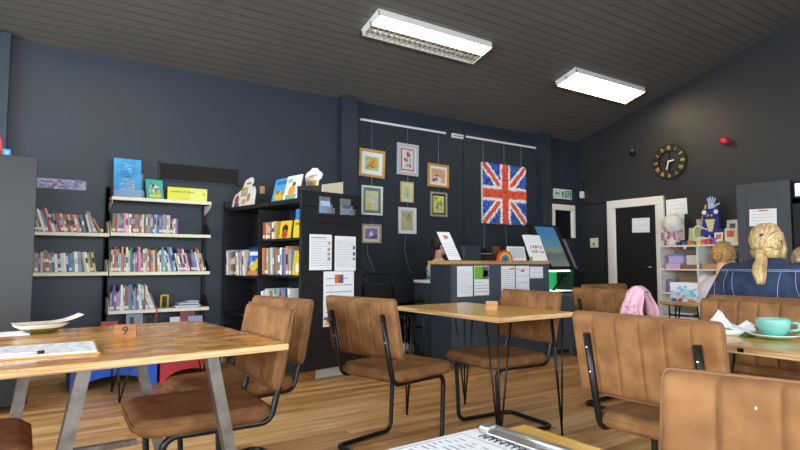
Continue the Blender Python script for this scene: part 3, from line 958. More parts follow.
def jitter(h, rr, a=.12, mute=.36):
    v = [int(h[i:i+2], 16) for i in (1, 3, 5)]
    gy = sum(v) / 3 * .8 + 30
    v = [x + (gy - x) * mute for x in v]
    k = 1 + rr.uniform(-a, a)
    return '#' + ''.join('%02x' % max(0, min(255, int(x * k + rr.uniform(-8, 8)))) for x in v)
def book_row(desc, group, x0, x1, z, y, seq, seed, hr=(.18, .21), M=None, dr=(.13, .16), end=None, lean=None, th=None, sizes=None):
    """seq: colour names; lean: dict index->degrees (leaning to the left, i.e. top towards -x) or (start,end,deg)"""
    rr = random.Random(seed)
    n = len(seq)
    ths = [rr.uniform(.75, 1.3) for _ in range(n)]
    tot = sum(ths); sc = (x1 - x0) / tot
    x = x0
    for i, cn in enumerate(seq):
        w = ths[i] * sc
        h = rr.uniform(*hr); d = rr.uniform(*dr)
        if sizes and i in sizes: h = sizes[i]
        dg = 0
        if lean:
            for (a, b, deg) in lean:
                if a <= i <= b: dg = deg
        dg += rr.uniform(-.6, .6)
        c2n = rr.choice(['white', 'white', 'cream', 'black', 'black', 'grey', 'blue', 'pale blue', 'grey'])
        g, mats = make_book(max(.006, w * .93 * math.cos(rad(dg))), h, d, jitter(CN[cn], rr), jitter(CN[c2n], rr), rr.random() < .55, (rr.uniform(.35, .5), rr.uniform(.6, .85)) if rr.random() < .7 else None)
        o = g.obj('book', mats)
        A = Matrix.Translation((x, y + rr.uniform(-.004, .012), z + .0012)) @ Euler((0, rad(-dg), 0)).to_matrix().to_4x4()
        if dg > 0:
            A = A   # pivot at lower left corner: lift slightly to keep the lower right corner on the shelf
        if dg > 0:
            pass
        if M is not None: A = M @ A
        # lift so the lowest corner touches
        low = min((A @ Vector((cx, 0, 0))).z for cx in (0, w * .93))
        A = Matrix.Translation((0, 0, (z + .0012 if M is None else M.translation.z + z + .0012) - low)) @ A
        o.matrix_world = A
        T(o, '%s book, %s from left %s' % (cn, ordn(i + 1), desc), 'book', group)
        x += w
S2 = lambda s: [k.strip().replace('_', ' ') for k in s.split()]
# left bay upper: lean right-to-left top towards left
book_row('on the upper shelf of the left wall bay', 'books on the upper left wall shelf', .06, .66, 1.375, Y1-.285,
    S2('blue pale_blue green grey brown white pale_blue red pink white grey red red white orange red cream red pink grey red blue black cream grey grey pale_blue black orange black'), 1, (.165, .175),
    lean=[(0, 9, 17), (10, 23, 14), (24, 25, 16), (26, 29, 28)], sizes={3: .235, 4: .23, 5: .21, 6: .2, 7: .225, 8: .22, 24: .205, 25: .205, 26: .185, 27: .15, 28: .15, 29: .12})
book_row('on the lower shelf of the left wall bay', 'books on the lower left wall shelf', .08, .60, 1.005, Y1-.285,
    S2('pink grey purple cream grey orange grey blue white blue cream white blue blue teal white pale_blue green cream white yellow brown yellow'), 2, (.165, .19),
    lean=[(0, 4, 1), (5, 16, 5), (17, 22, 10)], sizes={0: .215, 4: .2, 5: .19})
book_row('on the second shelf of the right wall bay', 'books on the second right wall shelf', .72, 1.32, 1.385, Y1-.285,
    S2('green red orange pale_blue blue grey red pink white pink white brown red grey orange red grey cream brown grey grey pink purple blue white pale_blue blue purple blue grey grey white pink red green white purple'), 3, (.178, .20), sizes={33: .155, 34: .155, 35: .155, 36: .155, 37: .155})
book_row('on the third shelf of the right wall bay', 'books on the third right wall shelf', .72, 1.62, 1.003, Y1-.285,
    S2('white orange red pink grey pale_blue orange grey cream white green blue pale_blue purple red pink red white cream orange red pink yellow brown white white grey pale_blue green teal white white blue pale_blue black white grey purple red white pink maroon maroon blue blue pale_blue white red cream yellow black'), 4, (.17, .25),
    lean=[(0, 13, 1), (14, 27, 3), (28, 50, 13)])
book_row('on the fourth shelf of the right wall bay', 'books on the fourth right wall shelf', .72, 1.145, .633, Y1-.285,
    S2('grey blue purple pink pale_blue white white brown red teal blue green pale_blue purple grey white pale_blue blue brown cream grey white white white red'), 5, (.16, .25),
    lean=[(0, 4, -1), (9, 13, 5), (14, 19, 3), (20, 24, 21)], sizes={20: .25, 21: .25, 22: .25, 23: .26, 24: .16})
o = G()
o.tube(fillet([(0, 0, 0), (0, 0, .13), (.065, 0, .13), (.065, 0, 0)], .012), .010, 8)
o = o.obj('book_end', mat('yellow_plastic', '#c9a83a', .5)); o.location = (1.185, Y1-.26, .635); T(o, 'yellow book end on the fourth shelf of the right wall bay', 'book end')
for k, (c, w, dx) in enumerate((('#b8c4d4', .22, 0), ('#e5e5e5', .25, .01), ('#39598f', .24, -.01), ('#dcdcd6', .2, .02), ('#7e93b8', .17, .03), ('#c9b8a8', .12, .06))):
    o = G().b(-w/2, w/2, 0, .2, 0, .011, bev=.002).obj('magazine', cmat(c)); o.location = (1.43 + dx, Y1-.29, .634 + k * .0115); o.rotation_euler = (0, 0, rad(R.uniform(-4, 4)))
    T(o, '%s magazine, %s from the bottom of the flat stack on the fourth wall shelf' % (['pale blue', 'white', 'blue', 'off-white', 'slate blue', 'beige'][k], ordn(k+1)), 'magazine', 'flat magazine stack on the wall shelf')
o = G().tube([(0, 0, 0), (.006, -.006, -.05), (-.004, -.004, -.11), (-.008, -.003, -.15)], [.006, .006, .007, .004], 6).obj('red_ribbon', cmat('#b8443f')); o.location = (1.135, Y1-.297, .64); T(o, 'red ribbon hanging from the fourth shelf of the right wall bay', 'ribbon')
for k, (x, c, h, lb) in enumerate(((.66+.07, '#b8492f', .30, 'red'), (.95, '#8f9a9f', .36, 'grey and black'), (.985, '#3d4147', .33, 'dark grey'), (1.36, '#e4e2dc', .31, 'white'), (1.46, '#8f4f56', .38, 'dull red'), (1.54, '#a9b4d8', .31, 'pale lilac'))):
    o = G().box((0, .02, h/2), (.15, .008, h), rot=(rad(-8), 0, 0)).obj('magazine', cmat(c)); o.location = (x, Y1-.25, .222+.008); o.rotation_euler = (0, 0, rad(R.uniform(-12, 12)))
    T(o, '%s magazine standing on the lowest wall shelf, its top showing above table nine' % lb, 'magazine', 'magazines on the lowest wall shelf')
# on the top shelf (z 1.70)
pb = thing('picture_book', 'tall blue picture book in a clear stand on top of the right wall bay', 'book', (.855, Y1-.24, 1.7365), rad(4), rot=(rad(-8), 0, rad(4)))
G().b(-.125, .125, 0, .014, 0, .395, bev=.001).obj('cover', mat('cover_blue', '#2f79c4', .35, col2='#58b4e4', nscale=6), pb)
g = G()
rr = random.Random(2)
for k in range(26):
    g.box((rr.uniform(-.06, .06), -.001, rr.uniform(.08, .19)), (rr.uniform(.01, .03), .001, .006), rot=(0, rr.uniform(-.6, .6), 0))
g.obj('title_print', cmat('#e0b49a'), pb)
g = G()
for k in range(14):
    g.box((rr.uniform(-.04, .04), -.001, .25 + rr.uniform(0, .1)), (rr.uniform(.02, .05), .001, .006))
g.obj('print', cmat('#8fd0e8'), pb)
g = G().tube([(-.015, -.001, .215), (-.005, -.001, .205), (.005, -.001, .215), (.02, -.001, .218)], .003, 6); g.obj('bird_print', M_ink, pb)
ps = G().b(-.135, .135, -.05, -.047, 0, .07).b(-.135, .135, -.05, .06, 0, .004).b(-.135, .135, .05, .053, 0, .25).obj('book_stand', M_clear); ps.location = (.86, Y1-.245, 1.7365); T(ps, 'clear acrylic stand holding the tall blue picture book', 'stand')
pb2 = thing('picture_book', 'small teal illustrated book on a wire stand on top of the right wall bay', 'book', (1.115, Y1-.22, 1.7365), rot=(rad(-13), 0, rad(14)))
G().b(-.085, .085, 0, .022, 0, .21, bev=.001).obj('cover', mat('cover_teal', '#35a7a5', .4, col2='#4fc0b2', nscale=14), pb2)
g = G(); rr = random.Random(5)
for k in range(30):
    g.sph((rr.uniform(-.05, .05), -.001, rr.uniform(.05, .16)), (rr.uniform(.006, .016), .001, rr.uniform(.006, .018)), mi=rr.randrange(4), u=7, v=5)
g.b(-.06, .06, -.001, 0, .02, .05, 1)
g.obj('picture', [cmat('#e9ebe2'), cmat('#d8d23c'), cmat('#3b4a44'), cmat('#d89a7a')], pb2)
g = G().tube([(-.06, -.03, .005), (-.06, .05, .005), (-.05, .11, .15)], .004, 6).tube([(.06, -.03, .005), (.06, .05, .005), (.05, .11, .15)], .004, 6).tube([(-.06, .05, .005), (.06, .05, .005)], .004, 6)
g = g.obj('book_stand', mat('wood_stand', '#b88a52', .6)); g.location = (1.11, Y1-.2, 1.74); g.rotation_euler = (0, 0, rad(14)); T(g, 'small stand behind the teal illustrated book', 'stand')
ys = paper('long yellow shelf sign on top of the right wall bay', .40, .14, (1.43, Y1-.20, 1.7365), (0, 0, rad(0)), 0, 'sign', 'shelf_sign', m=mat('yellow_card', '#d8dc3f', .5, noise=.05))
g = G(); rr = random.Random(77)
for wx, nl in ((-.17, 9), (-.07, 5), (0., 7)):
    for q in range(nl):
        g.b(wx + q * .0095, wx + q * .0095 + .006, -.001, 0, .088, .088 + rr.choice((.010, .012, .018)))
g.obj('print', mat('olive_print', '#6f7430', .8), ys)
G().b(.02, .2, -.0006, 0, .002, .138).obj('pale_half', mat('pale_yellow_card', '#e2e67c', .5), ys)
g = G().tube([(.165 + .012 * math.cos(i), -.001, .08 + .012 * math.sin(i)) for i in range(7)], .003, 5); g.obj('print', mat('olive_print2', '#7f8440', .8), ys)

# ------------------------------------------------------------------ island bookcases
ISL = Matrix.Translation((2.12, 4.76, 0)) @ Matrix.Rotation(rad(10), 4, 'Z')
ib = thing('island_bookcase', 'black double sided bookcase on castors with a slatted end panel', 'bookcase', (2.12, 4.76, 0), rad(10))
W, D = .725, 1.50
g = G()
n = 11; z0 = .10; hh = (1.775 - z0) / n
for k in range(n):
    g.b(0, W, 0, .028, z0 + k * hh, z0 + (k+1) * hh - .006, bev=.003)
g.b(.004, W-.004, .008, .024, z0, 1.77)
g.obj('slatted_end_panel', M_blackshelf, ib)
g = G()
for k in range(n):
    g.b(0, W, D-.028, D, z0 + k * hh, z0 + (k+1) * hh - .006, bev=.003)
g.obj('slatted_end_panel', M_blackshelf, ib)
G().b(.35, .375, .028, D-.028, .10, 1.65).obj('back_panel', M_blackmatt, ib)
G().b(.0, W, .028, D, 1.655, 1.695).obj('top_shelf', M_blackshelf, ib)
G().b(.02, W-.02, .028, D-.028, .10, .20).obj('base', M_blackmatt, ib)
G().b(-.0, .36, D/2-.012, D/2+.012, .10, 1.63).obj('divider', M_blackmatt, ib)
G().b(.36, W, D/2-.012, D/2+.012, .10, 1.63).obj('divider', M_blackmatt, ib)
for (ya, yb, z) in ((.03, .74, 1.325), (.03, .74, .975), (.76, D-.03, .955), (.03, .74, .60), (.76, D-.03, .55), (.03, D-.03, .23)):
    G().b(.0, .35, ya, yb, z-.02, z).obj('shelf', M_blackshelf, ib)
    G().b(.375, W+.02, ya, yb, z-.02, z).obj('shelf', M_blackshelf, ib)
for (x, y) in ((.06, .1), (W-.06, .1), (.06, D-.1), (W-.06, D-.1)):
    c = G().cyl((x-.012, y, .04), (x+.012, y, .04), .04).obj('castor', mat('castor_grey', '#9a9a9a', .5), ib)
    G().b(x-.018, x+.018, y-.02, y+.02, .045, .10).obj('fork', M_steel, c)
G().b(.02, .22, .06, .09, .0, .10).obj('brown_foot', M_block, ib)
G().b(.23, .60, .09, .12, .0, .098).obj('plinth_board', mat('cream_board', '#d9d0bb', .6), ib)
for z in (1.09, .96, .62):
    G().prism([(W, z), (W+.12, z-.08), (W+.12, z-.10), (W, z-.04)], .02, Matrix(((1, 0, 0, 0), (0, 0, 1, .02), (0, 1, 0, 0), (0, 0, 0, 1)))).obj('side_bracket', M_blackmatt, ib)
def isl(x, y, z): return tuple(ISL @ Vector((x, y, z)))
RZI = rad(10)
for lb, x0, x1, za, zb, ln, ex in (
    ('left of two white price notices on the slatted black panel', .096, .354, 1.024, 1.36, 12, [(.82, .93, .72, .80, '#c9b04a'), (.80, .92, .55, .62, '#b07fa0'), (.80, .92, .42, .49, '#c58a96'), (.80, .92, .28, .36, '#b08aa8'), (.08, .75, .90, .92, '#7a5a9a')]),
    ('right of two white notices on the slatted black panel, tiny pictures down its edge', .39, .651, 1.014, 1.352, 16, [(.86, .96, .62, .72, '#5f6a5f'), (.86, .96, .44, .54, '#3d4b7a'), (.86, .96, .30, .38, '#6b9a5a')]),
    ('tall white poster with a colourful square emblem, lowest on the slatted black panel', .26, .63, .49, 1.01, 7, [(.36, .50, .78, .94, '#d8703f'), (.50, .64, .78, .94, '#7a5a78'), (.39, .45, .80, .86, '#e8b04a'), (.54, .60, .87, .92, '#c94f4f'), (.02, .14, .12, .17, '#2f5fb0'), (.10, .22, .08, .13, '#d84a3a'), (.05, .18, .03, .075, '#e6c63c'), (.12, .24, .14, .18, '#2f5fb0')])):
    paper(lb, x1-x0, zb-za, isl((x0+x1)/2, -.0018, za), (0, 0, RZI), ln, extra=ex, cat='notice')
for k, (x, lb) in enumerate(((.265, 'left clear leaflet holder with a blue card on the slatted panel'), (.515, 'right clear leaflet holder on the slatted panel'))):
    t = thing('leaflet_holder', lb, 'leaflet holder', isl(x, -.001, 1.56), RZI)
    G().b(-.065, .065, -.004, -.001, 0, .16).b(-.065, .065, -.035, -.004, 0, .004).b(-.065, -.062, -.035, -.004, 0, .09).b(.062, .065, -.035, -.004, 0, .09).b(-.065, .065, -.038, -.035, 0, .06).obj('holder', M_clear, t)
    G().b(-.055, .055, -.012, -.006, .006, .12 if k == 0 else .10).obj('leaflet', cmat('#5f86b8' if k == 0 else '#54627a'), t)
    if k == 0: G().b(-.055, .055, -.013, -.012, .07, .12).obj('picture', cmat('#a9c8e6'), t)
    G().b(.01, .085, -.05, -.046, .0, .055).obj('card', mat('clear_card', '#8f9499', .2, alpha=.35), t)
# books of the island, facing left: frame with local x running away along +Y reversed so that 'left' in the picture is far
def island_rows():
    # picture-left = far end (large y). row axis u = D - y ; spines face -x
    B = ISL @ Matrix(((0, 1, 0, .02), (-1, 0, 0, D), (0, 0, 1, 0), (0, 0, 0, 1)))
    # make_book local x -> along row, local y (depth) -> into shelf (+x of island)
    book_row('on the far middle shelf of the island bookcase', 'books on the far island shelf', .035, .47, .955, 0, S2('cream cream pale_blue orange red brown white purple white grey white cream'), 21, (.24, .285), M=B, lean=[(0, 11, 7)], th=1)
    book_row('on the near middle shelf of the island bookcase', 'books on the near middle island shelf', .80, 1.31, .975, 0, S2('orange red yellow grey cream blue brown orange green white blue purple orange pale_blue'), 22, (.24, .275), M=B, lean=[(0, 13, 2)])
    book_row('on the near upper shelf of the island bookcase', 'books on the near upper island shelf', .80, 1.02, 1.325, 0, S2('red orange green red cream yellow'), 23, (.165, .175), M=B, lean=[(0, 5, 2)])
    book_row('on the near low shelf of the island bookcase', 'books on the near low island shelf', .79, 1.31, .60, 0, S2('white pale_blue white cream yellow teal white brown grey pale_blue navy red blue black white'), 24, (.20, .25), M=B, lean=[(0, 14, 4)])
    def face_book(label, u, z, w, h, c, pics, tilt=-12, dx=-.0, name='picture_book', poly=None):
        t = thing(name, label, 'book')
        t.matrix_world = B @ Matrix.Translation((u, dx, z + .003)) @ Euler((rad(tilt), 0, 0)).to_matrix().to_4x4()
        if poly:
            g = G().prism(poly, .012, Matrix(((1, 0, 0, 0), (0, 0, 1, 0), (0, 1, 0, 0), (0, 0, 0, 1))))
        else:
            g = G().b(-w/2, w/2, 0, .014, 0, h, bev=.001)
        g.obj('cover', cmat(c), t)
        mm = []; g = G()
        for (a, b, q, r_, cc, kind) in pics:
            if cmat(cc) not in mm: mm.append(cmat(cc))
            i = mm.index(cmat(cc))
            if kind == 'o': g.sph((a, -.001, b), (q, .0012, r_), mi=i, u=14, v=8)
            else: g.b(a - q, a + q, -.001, 0, b - r_, b + r_, i)
        g.obj('picture', mm, t)
    face_book('blue and yellow picture book facing out on the island bookcase middle shelf', .60, .955, .24, .27, '#2c62b0', [(0, .23, .10, .02, '#e9edf2', 'b'), (.0, .10, .09, .05, '#e3c733', 'o'), (-.03, .12, .035, .03, '#d8e0e8', 'o'), (.0, .03, .10, .022, '#e08a3a', 'b'), (-.05, .07, .04, .02, '#3a3f57', 'b'), (.06, .15, .03, .03, '#e3c733', 'o'), (-.07, .17, .03, .03, '#59a3d8', 'o')], -6)
    face_book('dark blue book leaning behind the blue and yellow picture book', .56, .955, .40, .30, '#22386a', [(.1, .26, .06, .012, '#3d5f9a', 'b')], -2, .08)
    face_book('yellow picture book with a dark haired figure on the upper island shelf', 1.19, 1.325, .19, .17, '#e0b818', [(0, .09, .05, .045, '#2a1d18', 'o'), (0, .08, .03, .03, '#c98f66', 'o'), (0, .035, .055, .035, '#b0452f', 'o')], -8)
    face_book('yellow book at the near end of the upper island shelf', 1.40, 1.325, .13, .17, '#d6bd2a', [(0, .13, .04, .012, '#8a7a20', 'b')], -6)
    face_book('bright blue book on the upper island shelf behind the yellow ones', 1.33, 1.325, .22, .285, '#2f8fd6', [(0, .22, .06, .015, '#6fb8ea', 'b')], -2, .10)
    face_book('yellow book with white figure near the slatted panel, middle shelf', 1.39, .975, .12, .23, '#c9b020', [(.02, .07, .03, .05, '#e6e2d8', 'o')], -6)
    # display things on top
    zt = 1.695
    castle = [(x * 1.15, z_ * 1.0) for x, z_ in [(-.26, 0), (.22, 0), (.21, .05), (.20, .17), (.16, .22), (.12, .20), (.11, .24), (.13, .26), (.12, .31), (.08, .33), (-.02, .30), (-.05, .21), (-.12, .17), (-.18, .15), (-.21, .06)]]
    face_book('white pop-up castle shaped card book on the far top of the island bookcase', .26, zt, 0, 0, '#e6e3da', [(-.14, .09, .05, .05, '#a8555a', 'o'), (-.13, .03, .05, .02, '#4a5168', 'b'), (0, .17, .07, .05, '#c9a94a', 'b'), (0, .16, .05, .025, '#e9e6dd', 'b'), (.02, .06, .05, .03, '#c9b36a', 'o'), (.11, .10, .035, .05, '#b08a5a', 'o'), (.07, .26, .045, .012, '#8a8578', 'b')], -10, .05, 'pop_up_book', castle)
    face_book('blue picture book standing on top of the island bookcase', 1.0, zt, .25, .245, '#4f9cd4', [(0, .20, .09, .02, '#2f6fae', 'b'), (0, .06, .10, .05, '#d8b23a', 'o'), (-.03, .09, .03, .03, '#8a5a34', 'o'), (.05, .08, .03, .035, '#b8763f', 'o')], -14, .04)
    face_book('white picture book with orange animal on top of the island bookcase', 1.23, zt, .25, .25, '#e4e8e2', [(0, .09, .06, .06, '#e0953a', 'o'), (.02, .16, .03, .025, '#6b4a34', 'o'), (0, .03, .09, .025, '#6fae9a', 'b'), (-.06, .2, .04, .02, '#7ec4b0', 'b')], -14, .03)
    cloud = [(-.10, 0), (.20, 0), (.21, .06), (.12, .08), (.10, .10), (.10, .20), (.14, .22), (.15, .26), (.11, .29), (.08, .30), (.05, .33), (-.03, .34), (-.08, .31), (-.12, .30), (-.14, .26), (-.12, .22), (-.10, .20)]
    face_book('white cloud shaped pop-up book at the near top of the island bookcase', 1.28, zt, 0, 0, '#e9e7e2', [(0, .14, .085, .065, '#c9a94a', 'b'), (0, .14, .05, .045, '#9a6a9a', 'o'), (0, .255, .07, .008, '#a9a59a', 'b')], -10, .22, 'pop_up_book', cloud)
island_rows()
o = G().b(0, .25, .0, .014, 0, .17).obj('card_board', mat('cream_card', '#d5c9a6', .7)); 
for v in o.data.vertices:
    if v.co.z > .05: v.co.z += (v.co.x) * .2 - .02
o.location = isl(.285, .06, 1.697); o.rotation_euler = (0, 0, RZI); T(o, 'cream board standing on top of the island bookcase behind the slatted panel', 'board')
o = G().b(0, .26, 0, .014, 0, .115).obj('dark_board', mat('dark_card', '#33363d', .7))
for v in o.data.vertices:
    if v.co.z > .05: v.co.z += v.co.x * .12
o.location = isl(.03, .10, 1.697); o.rotation_euler = (0, 0, RZI); T(o, 'dark board standing on top of the island bookcase behind the slatted panel', 'board')

# grey bookcase end at the far left, towards us
gb = thing('island_bookcase', 'plain dark grey bookcase end at the left edge of the view', 'bookcase', (-.60, 5.01, 0))
M_greyp = mat('grey_panel', '#1a1918', .42, noise=.06, nscale=2)
G().b(0, .68, 0, .03, .06, 1.89, bev=.003).obj('end_panel', M_greyp, gb)
G().b(0, .68, .93, .96, .06, 1.89, bev=.003).obj('end_panel', M_greyp, gb)
G().b(.33, .35, .03, .93, .06, 1.85).obj('back_panel', M_blackmatt, gb)
for z in (.1, .5, .9, 1.3, 1.88):
    G().b(.02, .66, .03, .93, z-.025, z).obj('shelf', M_blackmatt, gb)
G().b(.01, .67, -.004, 0, .06, .42).obj('plinth', M_blackmatt, gb)
for (x, y) in ((.06, .08), (.62, .08), (.06, .88), (.62, .88)):
    G().cyl((x-.012, y, .03), (x+.012, y, .03), .03).obj('castor', M_steel, gb)
for lb, x, h, w, c, rz, tl in (('red and yellow picture book on top of the grey bookcase end', .46, .215, .19, '#c9413c', 6, -10), ('small blue book on top of the grey bookcase end', .575, .068, .05, '#3f8fd8', 10, -10), ('beige rounded book on top of the grey bookcase end', .40, .09, .22, '#cfc6ba', 0, -6)):
    t = thing('picture_book', lb, 'book', (-.69 + x, 5.10 + (.06 if h > .2 else 0), 1.882), rot=(rad(tl), 0, rad(rz)))
    if h > .2:
        poly = [(-w/2, 0), (w/2, 0), (w/2 - .02, h*.75), (w/2-.05, h), (-w/2, h)]
        G().prism(poly, .014, Matrix(((1, 0, 0, 0), (0, 0, 1, 0), (0, 1, 0, 0), (0, 0, 0, 1)))).obj('cover', cmat(c), t)
        G().b(-.03, .05, -.001, 0, .05, .16).obj('picture', cmat('#e0c33a'), t)
        G().sph((.02, -.001, .10), (.02, .001, .03)).obj('picture', cmat('#3a2f2a'), t)
    elif w > .1:
        poly = [(w/2 * math.cos(PI*i/16), h * math.sin(PI*i/16)) for i in range(17)]
        G().prism(poly, .012, Matrix(((1, 0, 0, 0), (0, 0, 1, 0), (0, 1, 0, 0), (0, 0, 0, 1)))).obj('cover', cmat(c), t)
    else:
        G().b(-w/2, w/2, 0, .014, 0, h).obj('cover', cmat(c), t)
        G().b(-w/4, w/4, -.001, 0, .01, h*.8).obj('picture', cmat('#8fc4f0'), t)

# ------------------------------------------------------------------ kids' corner under the left tables
def arch_seat(label, x0, y0, w, d, h, c, rz=0):
    t = thing('kids_arch_seat', label, 'kids seat', (x0, y0, 0), rz)
    poly = [(0, 0), (w*.06, 0)]
    for i in range(17):
        a = PI - PI * i / 16
        poly.append((w/2 + w*.42 * math.cos(a), .11 * math.sin(a)))
    poly += [(w*.94, 0), (w, 0), (w, h), (0, h)]
    M = Matrix(((1, 0, 0, 0), (0, 0, 1, 0), (0, 1, 0, 0), (0, 0, 0, 1)))
    G().prism(poly, d, M).obj('body', mat('foam_' + c[1:], c, .5), t)
    G().b(-.004, w+.004, -.004, d, h, h+.012, bev=.004).obj('seat_pad', mat('foam_' + c[1:], c, .5), t)
    return t
arch_seat('bright blue arched kids seat on the floor behind table nine', .38, 5.50, .68, .49, .40, '#2560d0')
arch_seat('red arched kids seat right of the blue one behind table nine', 1.09, 5.50, .52, .49, .44, '#c63c42')
st = thing('wooden_stool', 'small wooden stool right of the red kids seat', 'stool', (1.76, 5.70, 0))
G().lathe([(.13, .36), (.14, .365), (.14, .385), (.13, .39)], 20).obj('seat', M_lightblock, st)
for a in (30, 120, 210, 300):
    c, s = math.cos(rad(a)), math.sin(rad(a))
    G().cyl((c*.10, s*.10, .365), (c*.13, s*.13, 0), .013, 10).obj('leg', M_lightblock, st)

# ------------------------------------------------------------------ dark furniture between bookcase and counter
bn = thing('dark_sideboard', 'dark low cabinet against the back wall between bookcase and counter', 'cabinet', (3.55, 6.02, 0))
G().b(-.65, .95, -.12, .22, .60, .84).obj('top_box', M_cs, bn)
G().b(-.65, -.60, -.12, .22, 0, .6).b(.9, .95, -.12, .22, 0, .6).b(-.6, .9, .18, .2, 0, .6).obj('carcass', M_blackmatt, bn)
G().b(-.6, .9, -.1, .18, .28, .30).obj('shelf', M_blackmatt, bn)
for k, (x, y, rz, lb) in enumerate(((3.08, 5.5, 85, 'black tubular chair half hidden beside the slatted bookcase panel'), (3.62, 5.55, 95, 'black tubular chair in front of the dark cabinet left of the counter'))):
    t = thing('tubular_chair', lb, 'chair', (x, y, 0), rad(rz + 180))
    g = G()
    for s in (-1, 1):
        g.tube(fillet([(.22, s*.22, 0), (.22, s*.22, .44), (-.2, s*.22, .44), (-.24, s*.22, 0)], .04), .011, 8)
    g.tube(fillet([(-.19, -.22, .44), (-.26, -.22, .96), (-.26, .22, .96), (-.19, .22, .44)], .06), .011, 8)
    g.obj('frame', M_black, t)
    G().b(-.2, .22, -.21, .21, .445, .475, bev=.01).obj('seat', M_blackmatt, t)
    G().box((-.235, 0, .74), (.02, .40, .18), rot=(0, rad(-8), 0), bev=.008).obj('backrest', M_blackmatt, t)
wc = thing('wire_trolley', 'black wire trolley under the dark cabinet beside the counter', 'trolley', (3.42, 5.05, 0))
g = G()
for z in (.12, .40, .68):
    g.tube([(-.2, -.15, z), (.2, -.15, z), (.2, .15, z), (-.2, .15, z)], .005, 6, closed=True)
    for i in range(1, 8):
        g.tube([(-.2 + i*.05, -.15, z), (-.2 + i*.05, .15, z)], .002, 5)
g.obj('basket', M_black, wc)
for sx in (-.2, .2):
    for sy in (-.15, .15):
        G().cyl((sx, sy, 0.0), (sx, sy, .72), .006).obj('leg', M_black, wc)
g = G().lathe([(.03, 0), (.06, .03), (.065, .07), (.05, .1)], 16).obj('glass_jar', mat('jar_glass', '#a9aaa2', .15, alpha=.7)); g.location = (3.46, 5.05, .13); T(g, 'small glass jar on the wire trolley beside the counter', 'jar')
# ------------------------------------------------------------------ back wall fittings
YW = Y1 - .001
v = thing('wall_vent', 'long dark louvred vent in the back wall above the shelving', 'vent', (1.60, YW, 2.06))
G().b(-.42, .42, -.012, .0, -.09, .09).obj('backing', M_blackmatt, v)
g = G(); g.b(-.43, .43, -.025, 0, .085, .10).b(-.43, .43, -.025, 0, -.10, -.085).b(-.43, -.415, -.025, 0, -.1, .1).b(.415, .43, -.025, 0, -.1, .1)
g.obj('frame', M_navy, v)
g = G()
for k in range(9):
    g.box((0, -.018, -.075 + k * .0185), (.83, .014, .003), rot=(rad(35), 0, 0))
g.obj('slats', mat('vent_slat', '#3e3b38', .5), v)
p = G().b(0, .41, -.003, 0, 0, .095).obj('wall_print', mat('print_base', '#c9b7c4', .6, col2='#3f62a8', nscale=14, stretch=(1, 1, 3)))
p.location = (.10, YW, 1.805); p.rotation_euler = (0, 0, 0); T(p, 'colourful landscape print pinned to the back wall above the left shelves', 'print')
g = G(); rr = random.Random(8)
for k in range(90):
    x, z = rr.uniform(.01, .40), rr.uniform(.01, .085)
    g.box((x, -.0034, z), (rr.uniform(.006, .03), .0006, rr.uniform(.003, .012)), rot=(0, rr.uniform(-.4, .4), 0), mi=rr.randrange(4))
g.obj('picture', [cmat('#27407f'), cmat('#dcd6dc'), cmat('#b98f9c'), cmat('#5f86bd')], p)
sw = thing('wall_switch', 'small light tan plate on the back wall', 'switch', (2.31, YW, 1.94))
G().b(-.03, .03, -.012, 0, -.045, .045, bev=.003).obj('plate', mat('beige_plate', '#d9a878', .5), sw)
G().b(-.008, .008, -.016, -.012, -.012, .012).obj('rocker', mat('beige_plate2', '#e3bc92', .5), sw)
for nm, x0, x1, lb in (('left', 3.62, 5.06, 'white picture rail above the framed paintings'), ('right', 5.44, 7.0, 'white picture rail above the flag artwork')):
    o = G().b(x0, x1, YW-.014, YW, 2.955, 2.985, bev=.003).obj('picture_rail', M_white); T(o, lb, 'rail')
o = G().b(5.17, 5.41, YW-.006, YW, 2.925, 2.99).obj('rail_sign', M_white); T(o, 'small white sign between the two picture rails', 'sign')
G().b(5.20, 5.38, YW-.0068, YW-.006, 2.95, 2.965).obj('print', mat('rail_print', '#5f7fb8', .8), o)
WIRES = [(3.80, 1.6, 'left hanging wire of the paintings on the left rail'), (4.38, 1.85, 'middle hanging wire of the paintings on the left rail'), (4.92, 2.1, 'right hanging wire of the paintings on the left rail'),
         (5.78, 2.60, 'left hanging wire of the flag artwork'), (6.22, 2.60, 'middle hanging wire of the flag artwork'), (6.60, 2.6, 'right hanging wire of the flag artwork')]
M_wire = mat('wire_grey', '#a7abb0', .4, metal=.4)
for x, zb, lb in WIRES:
    o = G().cyl((x, YW-.010, zb-.02), (x, YW-.010, 2.965), .0028, 6).obj('hanging_wire', M_wire); T(o, lb, 'wire')
for pts, lb in (([(3.74, 1.36), (3.75, 1.2), (3.85, .98), (3.90, .9)], 'loose wire end dangling below the lowest left painting'), ([(4.36, 1.49), (4.33, 1.3), (4.37, 1.1), (4.42, .98), (4.47, .95)], 'loose wire end dangling below the middle column of paintings'), ([(5.80, 1.66), (5.79, 1.3), (5.81, 1.2)], 'loose wire end dangling below the left edge of the flag'), ([(6.24, 1.66), (6.26, 1.4), (6.30, 1.22)], 'loose wire end dangling below the middle of the flag')):
    o = G().tube(fillet([(x, YW-.0025, z) for x, z in pts], .1), .0028, 6).obj('dangling_wire', M_wire); T(o, lb, 'wire')

